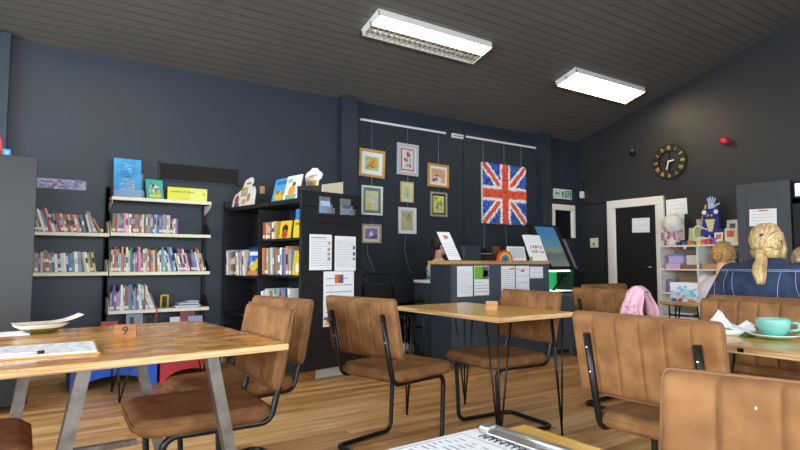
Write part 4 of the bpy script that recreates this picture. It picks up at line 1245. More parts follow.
def picture(label, x0, x1, z0, z1, fcol, fw, matc, mw, art, tilt=0, inner=None):
    cx, cz = (x0+x1)/2, (z0+z1)/2
    w, h = x1-x0, z1-z0
    t = thing('framed_painting', label, 'painting', (cx, YW-.004, cz), rot=(0, rad(tilt), 0), group=None)
    g = G()
    for (a, b, c, d) in ((-w/2, w/2, h/2-fw, h/2), (-w/2, w/2, -h/2, -h/2+fw), (-w/2, -w/2+fw, -h/2+fw, h/2-fw), (w/2-fw, w/2, -h/2+fw, h/2-fw)):
        g.b(a, b, -.028, 0, c, d, bev=.004)
    g.obj('frame', mat('frame_' + fcol[1:], fcol, .4), t)
    G().b(-w/2+fw, w/2-fw, -.010, -.004, -h/2+fw, h/2-fw).obj('mount', cmat(matc), t)
    if inner:
        e = fw + inner[0]
        G().b(-w/2+e, w/2-e, -.0115, -.010, -h/2+e, h/2-e).obj('inner_mount', cmat(inner[1]), t)
        mw = inner[0] + mw
    iw, ih = w/2 - fw - mw, h/2 - fw - mw
    base, blobs, seed = art
    g = G(); rr = random.Random(seed)
    g.b(-iw, iw, -.0128, -.0115, -ih, ih, 0)
    mm = [mat('art_' + base[0][1:] + base[1][1:], base[0], .6, col2=base[1], nscale=18)]
    for (c, u, v_, su, sv, n, spread) in blobs:
        mm.append(cmat(c)); i = len(mm) - 1
        for k in range(n):
            a = max(-.92, min(.92, u + rr.gauss(0, spread))); b = max(-.92, min(.92, v_ + rr.gauss(0, spread)))
            ru, rv = iw * su * rr.uniform(.7, 1.2), ih * sv * rr.uniform(.7, 1.2)
            ru = min(ru, iw * (1 - abs(a))); rv = min(rv, ih * (1 - abs(b)))
            g.sph((a*iw, -.0129, b*ih), (ru, .0006 + .0002*k/n, rv), mi=i, u=9, v=5, rot=None)
    g.obj('painting_sheet', mm, t)
    return t
picture('gold framed painting of orange shapes on green, top left of the wall group', 3.60, 4.0, 2.215, 2.585, '#c79a55', .035, '#e6e8ea', .06, (('#c9c98a', '#8fae6a'), [('#e0832f', .0, -.1, .22, .25, 10, .28), ('#d8b04a', .3, .3, .2, .2, 5, .25), ('#4f6a4a', -.3, -.7, .2, .12, 4, .3)], 1), 2)
picture('silver framed painting of red flowers with a red border, top middle of the group', 4.20, 4.555, 2.29, 2.73, '#b9bcc4', .045, '#dadce4', .018, (('#cdd6dc', '#bccad6'), [('#c9443f', .1, .55, .25, .18, 4, .10), ('#c9443f', -.35, -.1, .22, .15, 3, .10), ('#c9443f', .3, -.55, .2, .14, 3, .1), ('#6a9a6a', .3, .0, .06, .3, 4, .25)], 2), 1, (.02, '#c8473f'))
picture('gold framed painting of a street in snow, right of the top row', 4.72, 5.10, 2.165, 2.50, '#c08f45', .03, '#e9e4d8', .04, (('#d9b48a', '#b99a9a'), [('#3d3540', -.3, -.3, .25, .16, 6, .25), ('#e6e2e6', .1, -.6, .4, .25, 4, .3), ('#e0a34a', .2, .5, .3, .2, 5, .3)], 3), 1)
picture('white framed painting of pale flowers with a dark green mount, left middle', 3.64, 3.965, 1.715, 2.10, '#e6e8e6', .025, '#6f7f72', .0, (('#cfd6a0', '#b5c4a8'), [('#d9d3e6', .0, .0, .15, .12, 12, .25), ('#7a6a9a', .1, .1, .07, .06, 8, .25), ('#b8444f', -.1, .0, .05, .05, 5, .25), ('#c9c94a', -.3, -.6, .3, .2, 4, .3)], 4), .5, (.04, '#dfe5cf'))
picture('small pale wood framed painting of yellow flowers in the middle of the group', 4.255, 4.47, 1.915, 2.20, '#c9a878', .016, '#d8dcc0', .03, (('#c9d6b0', '#a8c49a'), [('#e0c43a', .0, .35, .2, .1, 8, .3), ('#6f9f5a', 0, -.3, .08, .3, 7, .3)], 5), .5)
picture('painting of a yellow bouquet in a blue vase inside a dark mount', 4.765, 5.065, 1.745, 2.095, '#9f9684', .028, '#2f332f', .025, (('#d9cf6a', '#b9bb62'), [('#e6dc6a', 0, .4, .2, .15, 8, .4), ('#5f7a3f', 0, .1, .15, .2, 8, .35), ('#8fb0cc', .05, -.5, .28, .25, 3, .06)], 6), 0)
picture('white framed pale painting of a garden path, lower middle of the group', 4.22, 4.515, 1.485, 1.845, '#dcdfe6', .035, '#d8d4dc', .02, (('#b8b48a', '#93a47a'), [('#c7a9a0', -.1, -.2, .3, .25, 7, .3), ('#8f8f6a', .3, .3, .2, .3, 6, .3)], 7), 0, (.012, '#b9ad92'))
picture('small painting of a white shape on blue and purple, lowest left of the group', 3.65, 3.945, 1.345, 1.595, '#b3a98f', .025, '#e0dbd0', .03, (('#6a7ac4', '#a06aa8'), [('#e9e6ee', -.1, -.2, .2, .2, 8, .2), ('#d8743f', -.5, .4, .25, .2, 4, .2), ('#5a3f7a', .4, -.6, .3, .15, 4, .2)], 8), 0)

# flag artwork made of small coloured pieces
fl = thing('flag_artwork', 'square union flag artwork made of scrunched red white and blue pieces', 'artwork', (6.205, YW-.03, 2.15))
W_, H_ = .93, .93
G().b(-W_/2, W_/2, -.005, .028, -H_/2, H_/2).obj('canvas_board', M_white, fl)
g = G(); rr = random.Random(12); N = 62
FM = [cmat('#ea5f3e'), cmat('#c23c2a'), cmat('#2a5cc4'), cmat('#173580'), cmat('#4f8ae0'), cmat('#f6f4f8'), cmat('#e8eaf0')]
vs = [[g.bm.verts.new((-W_/2 + W_*i/N + (rr.uniform(-.003, .003) if 0 < i < N else 0), -.008 - rr.uniform(0, .018), -H_/2 + H_*j/N + (rr.uniform(-.003, .003) if 0 < j < N else 0))) for j in range(N+1)] for i in range(N+1)]
for i in range(N):
    for j in range(N):
        u = -1 + 2*(i+.5)/N + rr.uniform(-.02, .02); w = -1 + 2*(j+.5)/N + rr.uniform(-.02, .02)
        d1 = (u - w) / 1.414; d2 = (u + w) / 1.414
        if abs(u) < .145 or abs(w) < .15: c = rr.choice((0, 0, 1))
        elif abs(u) < .24 or abs(w) < .25: c = rr.choice((5, 5, 6))
        elif abs(d1) < .075 or abs(d2) < .075: c = rr.choice((0, 1, 0))
        elif abs(d1) < .155 or abs(d2) < .155: c = rr.choice((5, 5, 6))
        else: c = rr.choice((2, 2, 3, 4, 3))
        f = g.bm.faces.new((vs[i][j], vs[i+1][j], vs[i+1][j+1], vs[i][j+1])); f.material_index = c
for k in range(N):
    pass
o = g.obj('flag_surface', FM, fl)

# exit sign
ex = thing('exit_sign', 'green and white running man exit sign above the white framed hatch', 'sign', (7.57, YW-.002, 2.245))
G().b(-.225, .225, -.03, 0, -.08, .085, bev=.004).obj('housing', M_white, ex)
G().b(-.205, -.06, -.032, -.03, -.06, .065).b(-.055, .045, -.032, -.03, -.06, .065).b(.05, .205, -.032, -.03, -.06, .065).obj('panel', [mat('sign_pale', '#b9d6cc', .5)], ex)
g = G()
g.b(-.19, -.08, -.034, -.032, .0, .018).prism([(-.2, .009), (-.165, .035), (-.165, -.017)], .002, Matrix(((1, 0, 0, 0), (0, 0, 1, -.034), (0, 1, 0, 0), (0, 0, 0, 1))))
g.obj('arrow', mat('sign_green', '#0f7a55', .5), ex)
g = G().b(.055, .085, -.034, -.032, -.06, .065).b(.085, .20, -.034, -.032, .05, .065).b(.175, .2, -.034, -.032, -.06, .05)
g.sph((.13, -.033, .038), (.012, .002, .012)).b(.115, .145, -.034, -.032, -.012, .028).box((.108, -.033, -.03), (.012, .002, .045), rot=(0, rad(30), 0)).box((.148, -.033, -.03), (.012, .002, .045), rot=(0, rad(-35), 0)).box((.155, -.033, .015), (.04, .002, .01), rot=(0, rad(25), 0))
G().b(-.025, .015, -.034, -.032, -.045, .045).obj('door_symbol', mat('sign_green', '#0f7a55', .5), ex)
g.obj('running_man', mat('sign_green', '#0f7a55', .5), ex)
o = G().b(-.03, .03, -.03, .03, -.06, .06, bev=.006).obj('white_sensor', M_white); o.location = (X1-.031, 6.22, 2.26); T(o, 'small white sensor box on the cable in the right corner', 'sensor')
o = G().b(-.025, 0, -.10, .08, 0, .012).obj('corner_bracket', M_blackmatt); o.location = (X1, 6.2, 2.52); T(o, 'black bracket in the right corner above the white sensor', 'bracket')

# ------------------------------------------------------------------ right wall fittings
RW = rad(-90)
paper('white notice taped on the black door', .30, .225, (X1-.0465, 5.12, 1.56), (0, rad(1.5), RW), 3, head=None)
paper('white notice on the wall above the white shelf unit', .32, .235, (X1-.004, 4.555, 1.80), (0, rad(-1), RW), 4)
paper('poster with a pink picture between the door and the round paper craft', .26, .42, (X1-.002, 4.58, 1.42), (0, 0, RW), 0, 'poster', 'wall_poster', extra=[(.05, .55, .72, .95, '#9a6a78'), (.1, .4, .1, .3, '#7a4a4a'), (.5, .9, .3, .6, '#b8b4bc')])
sw = thing('wall_switch', 'white double switch plate between corner and black door', 'switch', (X1-.001, 6.01, 1.425), RW)
G().b(-.08, .08, -.012, 0, -.08, .08, bev=.004).obj('plate', M_cream, sw)
G().b(-.02, .02, -.017, -.012, -.05, 0.0, bev=.002).obj('rocker', mat('rocker_brown', '#8a7a6a', .5), sw)
sn = thing('wall_sensor', 'small dark sensor on the wall left of the clock', 'sensor', (X1, 5.23, 2.83))
G().b(-.07, 0, -.035, .035, -.04, .03, bev=.01).obj('body', M_black, sn)
G().box((-.04, 0, .035), (.04, .03, .035), bev=.006).obj('lens', mat('grey_lens', '#6f7478', .3), sn)
al = thing('alarm_sounder', 'red round fire alarm sounder high on the right wall', 'alarm', (X1, 3.81, 2.765), rot=(0, rad(-90), 0))
M_red = mat('alarm_red', '#c8242a', .4)
G().lathe([(.045, 0), (.05, .005), (.05, .05), (.046, .055)], 24).obj('base', M_red, al)
G().lathe([(.05, .055), (.052, .06), (.05, .095), (.035, .108), (.012, .11)], 24).obj('cap', M_red, al)
# clock, dial in local xz facing -y
ck = thing('wall_clock', 'round black skeleton clock with gold roman numerals', 'clock', (X1-.02, 4.635, 2.605), RW)
def ring(g, ro, ri, y0, y1, n=48, mi=0):
    o = [[], [], [], []]
    for k in range(n):
        c, s = math.cos(2*PI*k/n), math.sin(2*PI*k/n)
        for q, (r, y) in enumerate(((ro, y0), (ri, y0), (ri, y1), (ro, y1))):
            o[q].append(g.bm.verts.new((r*c, y, r*s)))
    for k in range(n):
        for q in range(4):
            g.bm.faces.new((o[q][k], o[q][(k+1) % n], o[(q+1) % 4][(k+1) % n], o[(q+1) % 4][k]))
g = G(); ring(g, .262, .242, -.012, 0); ring(g, .178, .165, -.012, 0)
g.obj('rings', M_blackmatt, ck)
g = G(); ring(g, .243, .177, -.004, 0); g.obj('numeral_band', mat('clock_band', '#1d1c1a', .6), ck)
g = G()
for a in (0, 90, 180, 270):
    M = Matrix.Rotation(rad(a), 4, 'Y')
    g.box((.10, -.006, 0), (.14, .008, .010), M=M)
g.obj('spokes', M_blackmatt, ck)
g = G(); g.sph((0, -.01, 0), (.045, .012, .045)); g.obj('hub', M_blackmatt, ck)
M_gold = mat('gold_numeral', '#c9a75c', .4, metal=.35)
NUM = ['XII', 'I', 'II', 'III', 'IIII', 'V', 'VI', 'VII', 'VIII', 'IX', 'X', 'XI']
for k, s in enumerate(NUM):
    g = G(); x = 0; items = []
    for chx in s:
        w = .013 if chx == 'I' else .026
        items.append((chx, x + w/2)); x += w
    for chx, c in items:
        c -= x / 2
        if chx == 'I': g.box((c, -.014, .209), (.0085, .006, .058)); g.box((c, -.014, .238), (.012, .006, .004)); g.box((c, -.014, .18), (.012, .006, .004))
        elif chx == 'V': g.box((c-.006, -.014, .209), (.0085, .006, .06), rot=(0, rad(-12), 0)); g.box((c+.006, -.014, .209), (.005, .006, .06), rot=(0, rad(12), 0))
        else: g.box((c, -.014, .209), (.0085, .006, .062), rot=(0, rad(20), 0)); g.box((c, -.014, .209), (.005, .006, .062), rot=(0, rad(-20), 0))
    bmesh.ops.transform(g.bm, matrix=Matrix.Rotation(rad(30*k), 4, 'Y'), verts=g.bm.verts)
    g.obj('numeral', M_gold, ck)
for nm, a, l in (('hour_hand', 82, .085), ('minute_hand', 196, .125)):
    g = G(); g.box((0, -.026, l/2 - .01), (.018, .004, l + .02), M=Matrix.Rotation(rad(a), 4, 'Y')); g.obj(nm, M_white, ck)

# dark panelled cabinet and fridge
cb = thing('tall_cabinet', 'tall dark grey cabinet with a shaker door and a taped notice', 'cabinet', (7.4, 3.125, 0))
M_cab = mat('cabinet_grey', '#43474b', .5)
G().b(.022, .63, -.295, .295, 0, 2.06).obj('carcass', M_cab, cb)
d = G()
d.b(0, .02, -.295, -.17, .05, 2.06, bev=.002).b(0, .02, .19, .295, .05, 2.06, bev=.002).b(0, .02, -.17, .19, 1.965, 2.06).b(0, .02, -.17, .19, .05, .20)
d.b(.010, .02, -.17, .19, .2, 1.965)
d.obj('door', M_cab, cb)
paper('white notice with a red heading on the tall grey cabinet', .30, .205, (7.398, 3.13, 1.535), (0, rad(1.5), RW), 5, extra=[(.35, .7, .88, .94, '#b04a4a')])
fr = thing('drinks_fridge', 'black drinks fridge with a lit white header at the right edge', 'fridge', (7.36, 2.45, 0))
G().b(.03, .63, -.34, .34, .05, 2.04, bev=.004).obj('body', M_blackmatt, fr)
G().b(0, .03, -.33, .31, 1.86, 2.0).obj('header', mat('fridge_header', '#f2f5f8', .4, emit='#f2f6ff', estr=.7), fr)
g = G(); g.b(-.01, .028, -.34, -.27, .3, 1.83).b(-.01, .028, .25, .34, .3, 1.83).b(-.01, .028, -.34, .34, 1.77, 1.83).b(-.01, .028, -.34, .34, .3, .36)
g.obj('door_frame', M_black, fr)
G().b(.012, .016, -.27, .25, .36, 1.77).obj('glass', M_clear, fr)
G().b(.027, .0295, -.27, .25, .36, 1.77).obj('interior', mat('fridge_inside', '#3f4650', .5), fr)
for z in (.7, 1.05, 1.4):
    G().b(.017, .027, -.26, .24, z, z+.012).obj('shelf', M_steel, fr)
for k, (y, z, c, h) in enumerate(((.19, 1.415, '#d05058', .16), (.12, 1.415, '#e6e6e6', .18), (.19, 1.065, '#6fc06a', .15), (.12, 1.065, '#e0b43a', .17), (.19, 1.6, '#f0f0f0', .12))):
    o = G().b(-.004, .004, -.03, .03, 0, h, bev=.003).obj('drink_carton', cmat(c)); o.location = (7.382, 2.45 + y, z if z < 1.5 else 1.42)
    if z > 1.5: bpy.data.objects.remove(o); continue
    T(o, '%s drink carton behind the fridge glass on its %s shelf' % (['red', 'white', 'green', 'yellow'][k], 'upper' if z > 1.2 else 'middle'), 'drink')

# ------------------------------------------------------------------ white cube shelf with crafts
ws = thing('cube_shelf', 'white cube shelf unit with toys and boxes against the right wall', 'shelf', (7.52, 4.0, 0))
M_ws = mat('white_laminate', '#dddbd3', .5)
for y in (-.545, -.01, .525):
    G().b(0, .38, y, y+.02, 0, 1.33).obj('side_panel', M_ws, ws)
for z in (.02, .33, .655, .985, 1.31):
    G().b(0.002, .378, -.54, .54, z, z+.02).obj('shelf', M_ws, ws)
G().b(.37, .38, -.54, .54, 0, 1.33).obj('back_panel', mat('brown_backing', '#8a7a66', .7), ws)
def item(name, label, cat, c, x, y, z, sx, sy, sz, bev=.006, lid=None):
    o = G().b(-sx/2, sx/2, -sy/2, sy/2, 0, sz, bev=bev).obj(name, cmat(c)); o.location = (x, y, z)
    T(o, label, cat)
    if lid: G().b(-sx/2-.004, sx/2+.004, -sy/2-.004, sy/2+.004, sz*.82, sz+.004, bev=.004).obj('lid', cmat(lid), o)
    return o
Z2, Z3 = 1.006, .676
item('storage_box', 'clear lilac box stacked upper left in the white cube shelf', 'box', '#b9a6d8', 7.66, 4.33, Z2 + .075, .2, .2, .12, lid='#8f7fc0')
item('storage_box', 'low pink and lilac box at the bottom of the upper left cube', 'box', '#d8a6c4', 7.64, 4.36, Z2, .2, .21, .074, lid='#b7a4da')
wk = item('wicker_tray', 'brown wicker tray in the upper left cube of the white shelf', 'tray', '#8f5f36', 7.63, 4.12, Z2, .2, .21, .055)
item('craft_card', 'pale card with a drawing standing in the wicker tray', 'card', '#e3dccb', 7.64, 4.12, Z2 + .057, .02, .18, .13, .002)
item('grey_file', 'grey file leaning right of the wicker tray', 'file', '#9aa0a4', 7.66, 4.01, Z2, .14, .035, .13, .002)
item('purple_doll', 'purple toy figure standing at the left of the middle cube', 'toy', '#8f74c4', 7.62, 4.44, Z3, .05, .06, .19, .02)
item('clear_box', 'clear plastic box with pale lid in the middle left cube', 'box', '#c4c0cc', 7.66, 4.2, Z3, .2, .3, .11, lid='#d9d6e0')
item('craft_box', 'tan cardboard box behind the clear plastic box', 'box', '#9a7a58', 7.78, 4.2, Z3, .1, .34, .22, .003)
item('purple_tub', 'small lilac tub before the clear plastic box', 'tub', '#a994d0', 7.565, 4.15, Z3, .06, .16, .08, .01)
item('tan_basket', 'tan basket in the upper right cube of the white shelf', 'basket', '#b58a60', 7.62, 3.86, Z2, .18, .2, .075, .008)
item('stacked_books', 'dark folder lying in the lowest left cube', 'folder', '#3a3a40', 7.65, 4.25, .351, .24, .34, .03, .002)
item('white_folder', 'white folder lying on the dark folder in the lowest cube', 'folder', '#d9d9dc', 7.65, 4.25, .383, .22, .3, .02, .002)
pl = G()
rr = random.Random(6)
for k in range(26):
    pl.sph((rr.uniform(-.05, .05), rr.uniform(-.08, .08), .06 + rr.uniform(0, .13)), rr.uniform(.03, .05), u=8, v=6)
pl.sph((0, 0, .06), (.07, .09, .06))
pl = pl.obj('plush_toy', mat('grey_plush', '#c9c5bf', .95, noise=.15, nscale=40), smooth=True); pl.location = (7.62, 3.66, Z2); T(pl, 'fluffy pale grey plush toy in the upper right cube', 'toy')
ZS = 1.331
pc = thing('paper_globe', 'round white paper craft on a colourful pot on the white shelf', 'craft', (7.68, 4.42, ZS))
G().lathe([(.09, 0), (.10, .01), (.09, .10), (.07, .12)], 20).obj('pot', mat('pot_cream', '#cfc3b2', .6), pc)
g = G()
for k in range(18):
    g.sph((-.07 + .02*math.sin(k), -.10 + .2 * (k % 6) / 5, .10 + .035 * (k // 6)), .026, mi=k % 4, u=8, v=6)
g.obj('paper_flowers', [cmat('#d89ac0'), cmat('#6f8fd0'), cmat('#e0b4b8'), cmat('#c8603f')], pc)
g = G(); rr = random.Random(9)
q = bmesh.ops.create_icosphere(g.bm, subdivisions=3, radius=.145)
for w in q['verts']:
    w.co *= 1 + rr.uniform(-.06, .03); w.co.z += .31
g.obj('globe', mat('craft_white', '#d8d6cb', .9), pc)
o = G().box((0, 0, .125), (.006, .34, .25), rot=(0, rad(8), 0)).obj('green_board', mat('craft_green', '#a9b878', .8, col2='#c9c79a', nscale=9)); o.location = (7.82, 4.1, ZS); T(o, 'pale green craft board behind the ornaments on the white shelf', 'board')
bs = thing('craft_basket', 'white handled craft basket on the white shelf', 'basket', (7.66, 4.0, ZS))
G().lathe([(.09, 0), (.12, .06), (.125, .1), (.11, .1), (.08, .02)], 20).obj('bowl', mat('wicker_white', '#cfc8bb', .8), bs)
G().tube(fillet([(0, .11, .08), (0, .12, .22), (0, .06, .27), (0, -.08, .2), (0, -.11, .08)], .05), .008, 8).obj('handle', M_white, bs)
for k, (y, c, h, lb) in enumerate(((4.20, '#3f5fa8', .05, 'small blue ornament'), (4.12, '#e07f2f', .06, 'small orange flower ornament'), (4.06, '#5f7a46', .05, 'small green ornament'), (3.93, '#d8605a', .07, 'small coral ornament'), (3.87, '#c9544a', .075, 'small red ornament'), (3.80, '#6f5fa8', .09, 'small purple ornament'), (4.27, '#26345f', .04, 'small navy ornament'), (3.99, '#e8d23a', .045, 'small yellow ornament'))):
    g = G().lathe([(.03, 0), (.035, .01), (.02, h*.6), (.03, h*.8), (.012, h)], 12)
    for q in range(5):
        g.sph((.025*math.cos(q*1.257), .025*math.sin(q*1.257), h*.8), .014, u=7, v=5)
    o = g.obj('craft_ornament', cmat(c)); o.location = (7.56, y, ZS); T(o, lb + ' at the front edge of the white shelf top', 'ornament')
# blue craft figure
bf_scale = .82
bf = thing('blue_craft_figure', 'blue craft figure with a cream face patch and a pale blue glove on top', 'craft', (7.70, 3.88, ZS + .16))
M_bl = mat('royal_blue', '#222f78', .8)
G().b(-.05, .05, -.135, .135, 0, .40, bev=.03).obj('body', M_bl, bf)
G().b(-.06, .06, -.18, .17, -.05, .06, bev=.02).obj('base_bag', mat('royal_blue_dark', '#27377f', .8), bf)
MX = Matrix(((0, 0, -1, -.051), (-1, 0, 0, 0), (0, 1, 0, 0), (0, 0, 0, 1)))
G().prism([(-.08, .22), (.08, .22), (.05, .1), (.03, .02), (-.03, .02), (-.05, .1)], .012, MX).obj('cream_patch', mat('cream_felt', '#cdbf98', .9), bf)
g = G().sph((-.055, 0, .27), (.02, .07, .055), 0).sph((-.07, .03, .285), (.008, .02, .02), 1).sph((-.07, -.03, .285), (.008, .02, .02), 1)
g.obj('face', [mat('felt_dark', '#3a3a44', .9), mat('felt_grey', '#a9a59a', .9)], bf)
for s in (-1, 1):
    G().cyl((-.052, s*.095, .34), (-.062, s*.095, .34), .036, 14).obj('badge', cmat('#dfe4f2'), bf)
g = G().b(-.025, .025, -.05, .05, .38, .50, bev=.02)
for q, (y, l, a) in enumerate(((.04, .08, 14), (.014, .10, 4), (-.013, .095, -5), (-.04, .075, -16))):
    e = (0, y + l * math.sin(rad(a)), .49 + l * math.cos(rad(a)))
    g.tube([(0, y, .48), e], [.016, .014], 8).sph(e, .0145, u=8, v=6)
g.tube([(0, -.05, .43), (0, -.09, .46), (0, -.125, .475)], [.017, .015, .013], 8).sph((0, -.125, .475), .0135, u=8, v=6)
g.obj('glove', mat('glove_blue', '#a9b9dd', .8), bf)
g = G().tube([(0, .19, .10), (0, .14, .28), (0, .09, .47)], [.022, .02, .016], 8); g.obj('strap', mat('tan_strap', '#c99a5f', .7), bf)
G().b(-.05, .04, .165, .24, .1, .24, bev=.015).obj('side_pocket', mat('cream_navy', '#4a5487', .8, col2='#cfc6b0', nscale=25), bf)
G().b(-.04, .05, -.12, .12, -.16 / bf_scale + .001, -.045, bev=.01).obj('stand', M_blackmatt, bf)
bf.scale = (bf_scale,) * 3
for k, (y, h, w, c, pic, dx, lb) in enumerate(((3.64, .33, .20, '#d6d2cc', '#5a5a60', .20, 'photo card in a pale frame, rearmost at the right of the white shelf'), (3.52, .30, .16, '#ded6d2', '#8a6a5a', .14, 'pale card with a small portrait at the right end of the shelf top'), (3.62, .21, .15, '#d9cdb4', '#c9603f', .06, 'cream card with an orange picture at the right of the shelf top'), (3.76, .16, .11, '#e3d8cc', '#c07050', .04, 'small card with a red picture beside the purple ornament'), (3.50, .16, .09, '#d9c69a', '#cdb98a', .03, 'small plain tan card at the right end of the shelf top'))):
    t = thing('craft_card', lb, 'card', (7.56 + dx, y, ZS), rot=(0, rad(8), 0))
    G().b(0, .006, -w/2, w/2, 0, h).obj('card', cmat(c), t)
    G().b(-.0015, 0, -w*.3, w*.3, h*.45, h*.85).obj('picture', cmat(pic), t)
for k, (y, c, z, nm) in enumerate(((4.40, '#d87a3a', -.03, 'orange'), (4.27, '#c8483f', -.04, 'red'), (4.16, '#e6dcd4', -.035, 'white'), (4.06, '#e6d04a', -.005, 'yellow'), (3.99, '#a9cfcf', -.04, 'pale teal'))):
    pts = []
    for q in range(10):
        r = .03 if q % 2 == 0 else .014
        pts.append((r*math.cos(q*PI/5 + PI/2), r*math.sin(q*PI/5 + PI/2)))
    o = G().prism(pts, .006, Matrix(((0, 0, -1, 0), (-1, 0, 0, 0), (0, 1, 0, 0), (0, 0, 0, 1)))).obj('paper_star', cmat(c)); o.location = (7.514, y, 1.33 + z); T(o, nm + ' paper star hanging at the front edge of the white shelf', 'star')

# ------------------------------------------------------------------ things on the kids' table (top z .75)
bx = thing('craft_box', 'white box with a pastel blue picture on the kids table', 'box', (4.62, 2.50, .7805), rad(-8))
G().b(-.09, .09, -.15, .15, 0, .15, bev=.004).obj('carton', mat('white_carton', '#e3e6ee', .4), bx)
g = G(); rr = random.Random(15)
for k in range(36):
    g.sph((-.0905, rr.gauss(-.02, .07), .06 + rr.gauss(0, .025)), (.0012, rr.uniform(.01, .03), rr.uniform(.006, .018)), mi=rr.randrange(4), u=8, v=5)
g.obj('picture', [cmat('#9fc9e0'), cmat('#a9e0e4'), cmat('#c9c4ea'), cmat('#7fb4d8')], bx)
BR = [('yellow', '#e3b83a'), ('blue', '#3a6fc4'), ('red', '#c83f3f'), ('white', '#e8e4dc'), ('orange', '#e0803a'), ('cream', '#e6d8b4'), ('pink', '#e08aa0'), ('green', '#4f9f5a'), ('yellow', '#e8cf4a'), ('red', '#d0503f'), ('pink', '#d890b0'), ('blue', '#4f7fd0')]
rr = random.Random(21)
for k, (nm, c) in enumerate(BR):
    y = 2.66 - k * .05 + rr.uniform(-.01, .01)
    g = G().b(-.016, .016, -.016, .016, 0, .02, bev=.001)
    for a in (-.008, .008):
        for b in (-.008, .008):
            g.cyl((a, b, .02), (a, b, .025), .005, 8)
    o = g.obj('toy_brick', cmat(c)); o.location = (4.46 + rr.uniform(-.05, .05), y - .05, .781); o.rotation_euler = (0, 0, rr.uniform(0, 3))
    T(o, '%s toy brick, %s from the left along the kids table edge' % (nm, ordn(k+1)), 'toy brick', 'toy bricks on the kids table')
o = G().tube(fillet([(0, -.07, 0.006), (0, -.06, .03), (0, .05, .03), (0, .065, .006)], .02), .007, 8).obj('black_arch', M_black); o.location = (4.45, 2.30, .782); T(o, 'small black arched handle lying before the pastel box', 'toy')
o = crumple('plush_animal', 'tan brown crumpled plush lying right of the pastel box on the kids table', (4.82, 2.28, .782), .10, .13, .17, mat('tan_plush', '#9a7450', .95, noise=.2, nscale=30), 8, 0, 'toy', [(0, 0, 1, .7), (.2, .4, .8, .4)])
# ------------------------------------------------------------------ ceiling lights
ang = math.atan(SL)
def fixture(label, x0, half):
    cy = 4.85
    t = thing('ceiling_light', label, 'ceiling light', (x0 + .775, cy, ceil_z(cy) - .002), rot=(-ang, 0, 0))
    w, d, h = .775, .18, .075
    g = G().b(-w, w, -d, d, -.02, 0).b(-w, w, -d, -d+.012, -h, -.02).b(-w, w, d-.012, d, -h, -.02).b(-w, -w+.012, -d, d, -h, -.02).b(w-.012, w, -d, d, -h, -.02).b(-w, w, -.008, .008, -h, -.02)
    g.obj('housing', M_white, t)
    for s in ((-1,) if half else (-1, 1)):
        G().b(-w+.02, w-.02, s*d*.5-.075, s*d*.5+.075, -h-.002, -h+.004).obj('lit_diffuser', mat('lamp_diffuser', '#fff2dc', .5, emit='#ffe0b0', estr=LAMP), t)
    for s in (-1, 1):
        tb_ = G().cyl((-w+.03, s*d*.5, -.045), (w-.03, s*d*.5, -.045), .013, 12).obj('tube', mat('tube_white', '#f4f2ea', .4), t)
    if half:
        G().b(-w+.014, w-.014, .01, d-.014, -.03, -.024).obj('reflector', mat('reflector', '#c9c4b8', .25, metal=.6), t)
        g = G()
        for k in range(22):
            x = -w + .05 + k * (2*w - .1) / 21
            g.b(x-.002, x+.002, .01, d-.014, -h, -.03)
        g.obj('louvre', mat('louvre_metal', '#d6d0c2', .3, metal=.5), t)
fixture('ceiling light nearer to us with one lit and one unlit half', 2.90, True)
fixture('fully lit ceiling light further right near the clock wall', 5.95, False)
fixture('ceiling light above the left bookshelves', -.15, False)

# ------------------------------------------------------------------ people
def capsules(items, voxel=.008, smooth=3):
    """items: (a, b, ra, rb) tapered limbs or (c, (rx,ry,rz)) ellipsoids -> one continuous remeshed surface"""
    g = G()
    for it in items:
        if len(it) == 4:
            a, b, ra, rb = it
            a, b = Vector(a), Vector(b)
            n = 6
            g.tube([a.lerp(b, i / n) for i in range(n+1)], [ra + (rb - ra) * i / n for i in range(n+1)], 14)
            g.sph(a, ra, u=14, v=10); g.sph(b, rb, u=14, v=10)
        elif len(it) == 3:
            g.sph(it[0], it[1], u=22, v=14, rot=it[2])
        else:
            g.sph(it[0], it[1], u=22, v=14)
    me = bpy.data.meshes.new('tmp'); g.bm.to_mesh(me); g.bm.free()
    o = bpy.data.objects.new('tmp', me); COL.objects.link(o)
    md = o.modifiers.new('r', 'REMESH'); md.mode = 'VOXEL'; md.voxel_size = voxel; md.use_smooth_shade = True
    if smooth:
        ms = o.modifiers.new('s', 'SMOOTH'); ms.iterations = smooth; ms.factor = .5
    dg = bpy.context.evaluated_depsgraph_get()
    out = bpy.data.meshes.new_from_object(o.evaluated_get(dg))
    bpy.data.objects.remove(o); bpy.data.meshes.remove(me)
    for p in out.polygons: p.use_smooth = True
    return out
def lerp(a, b, t): return tuple(a[i] + (b[i]-a[i]) * t for i in range(3))
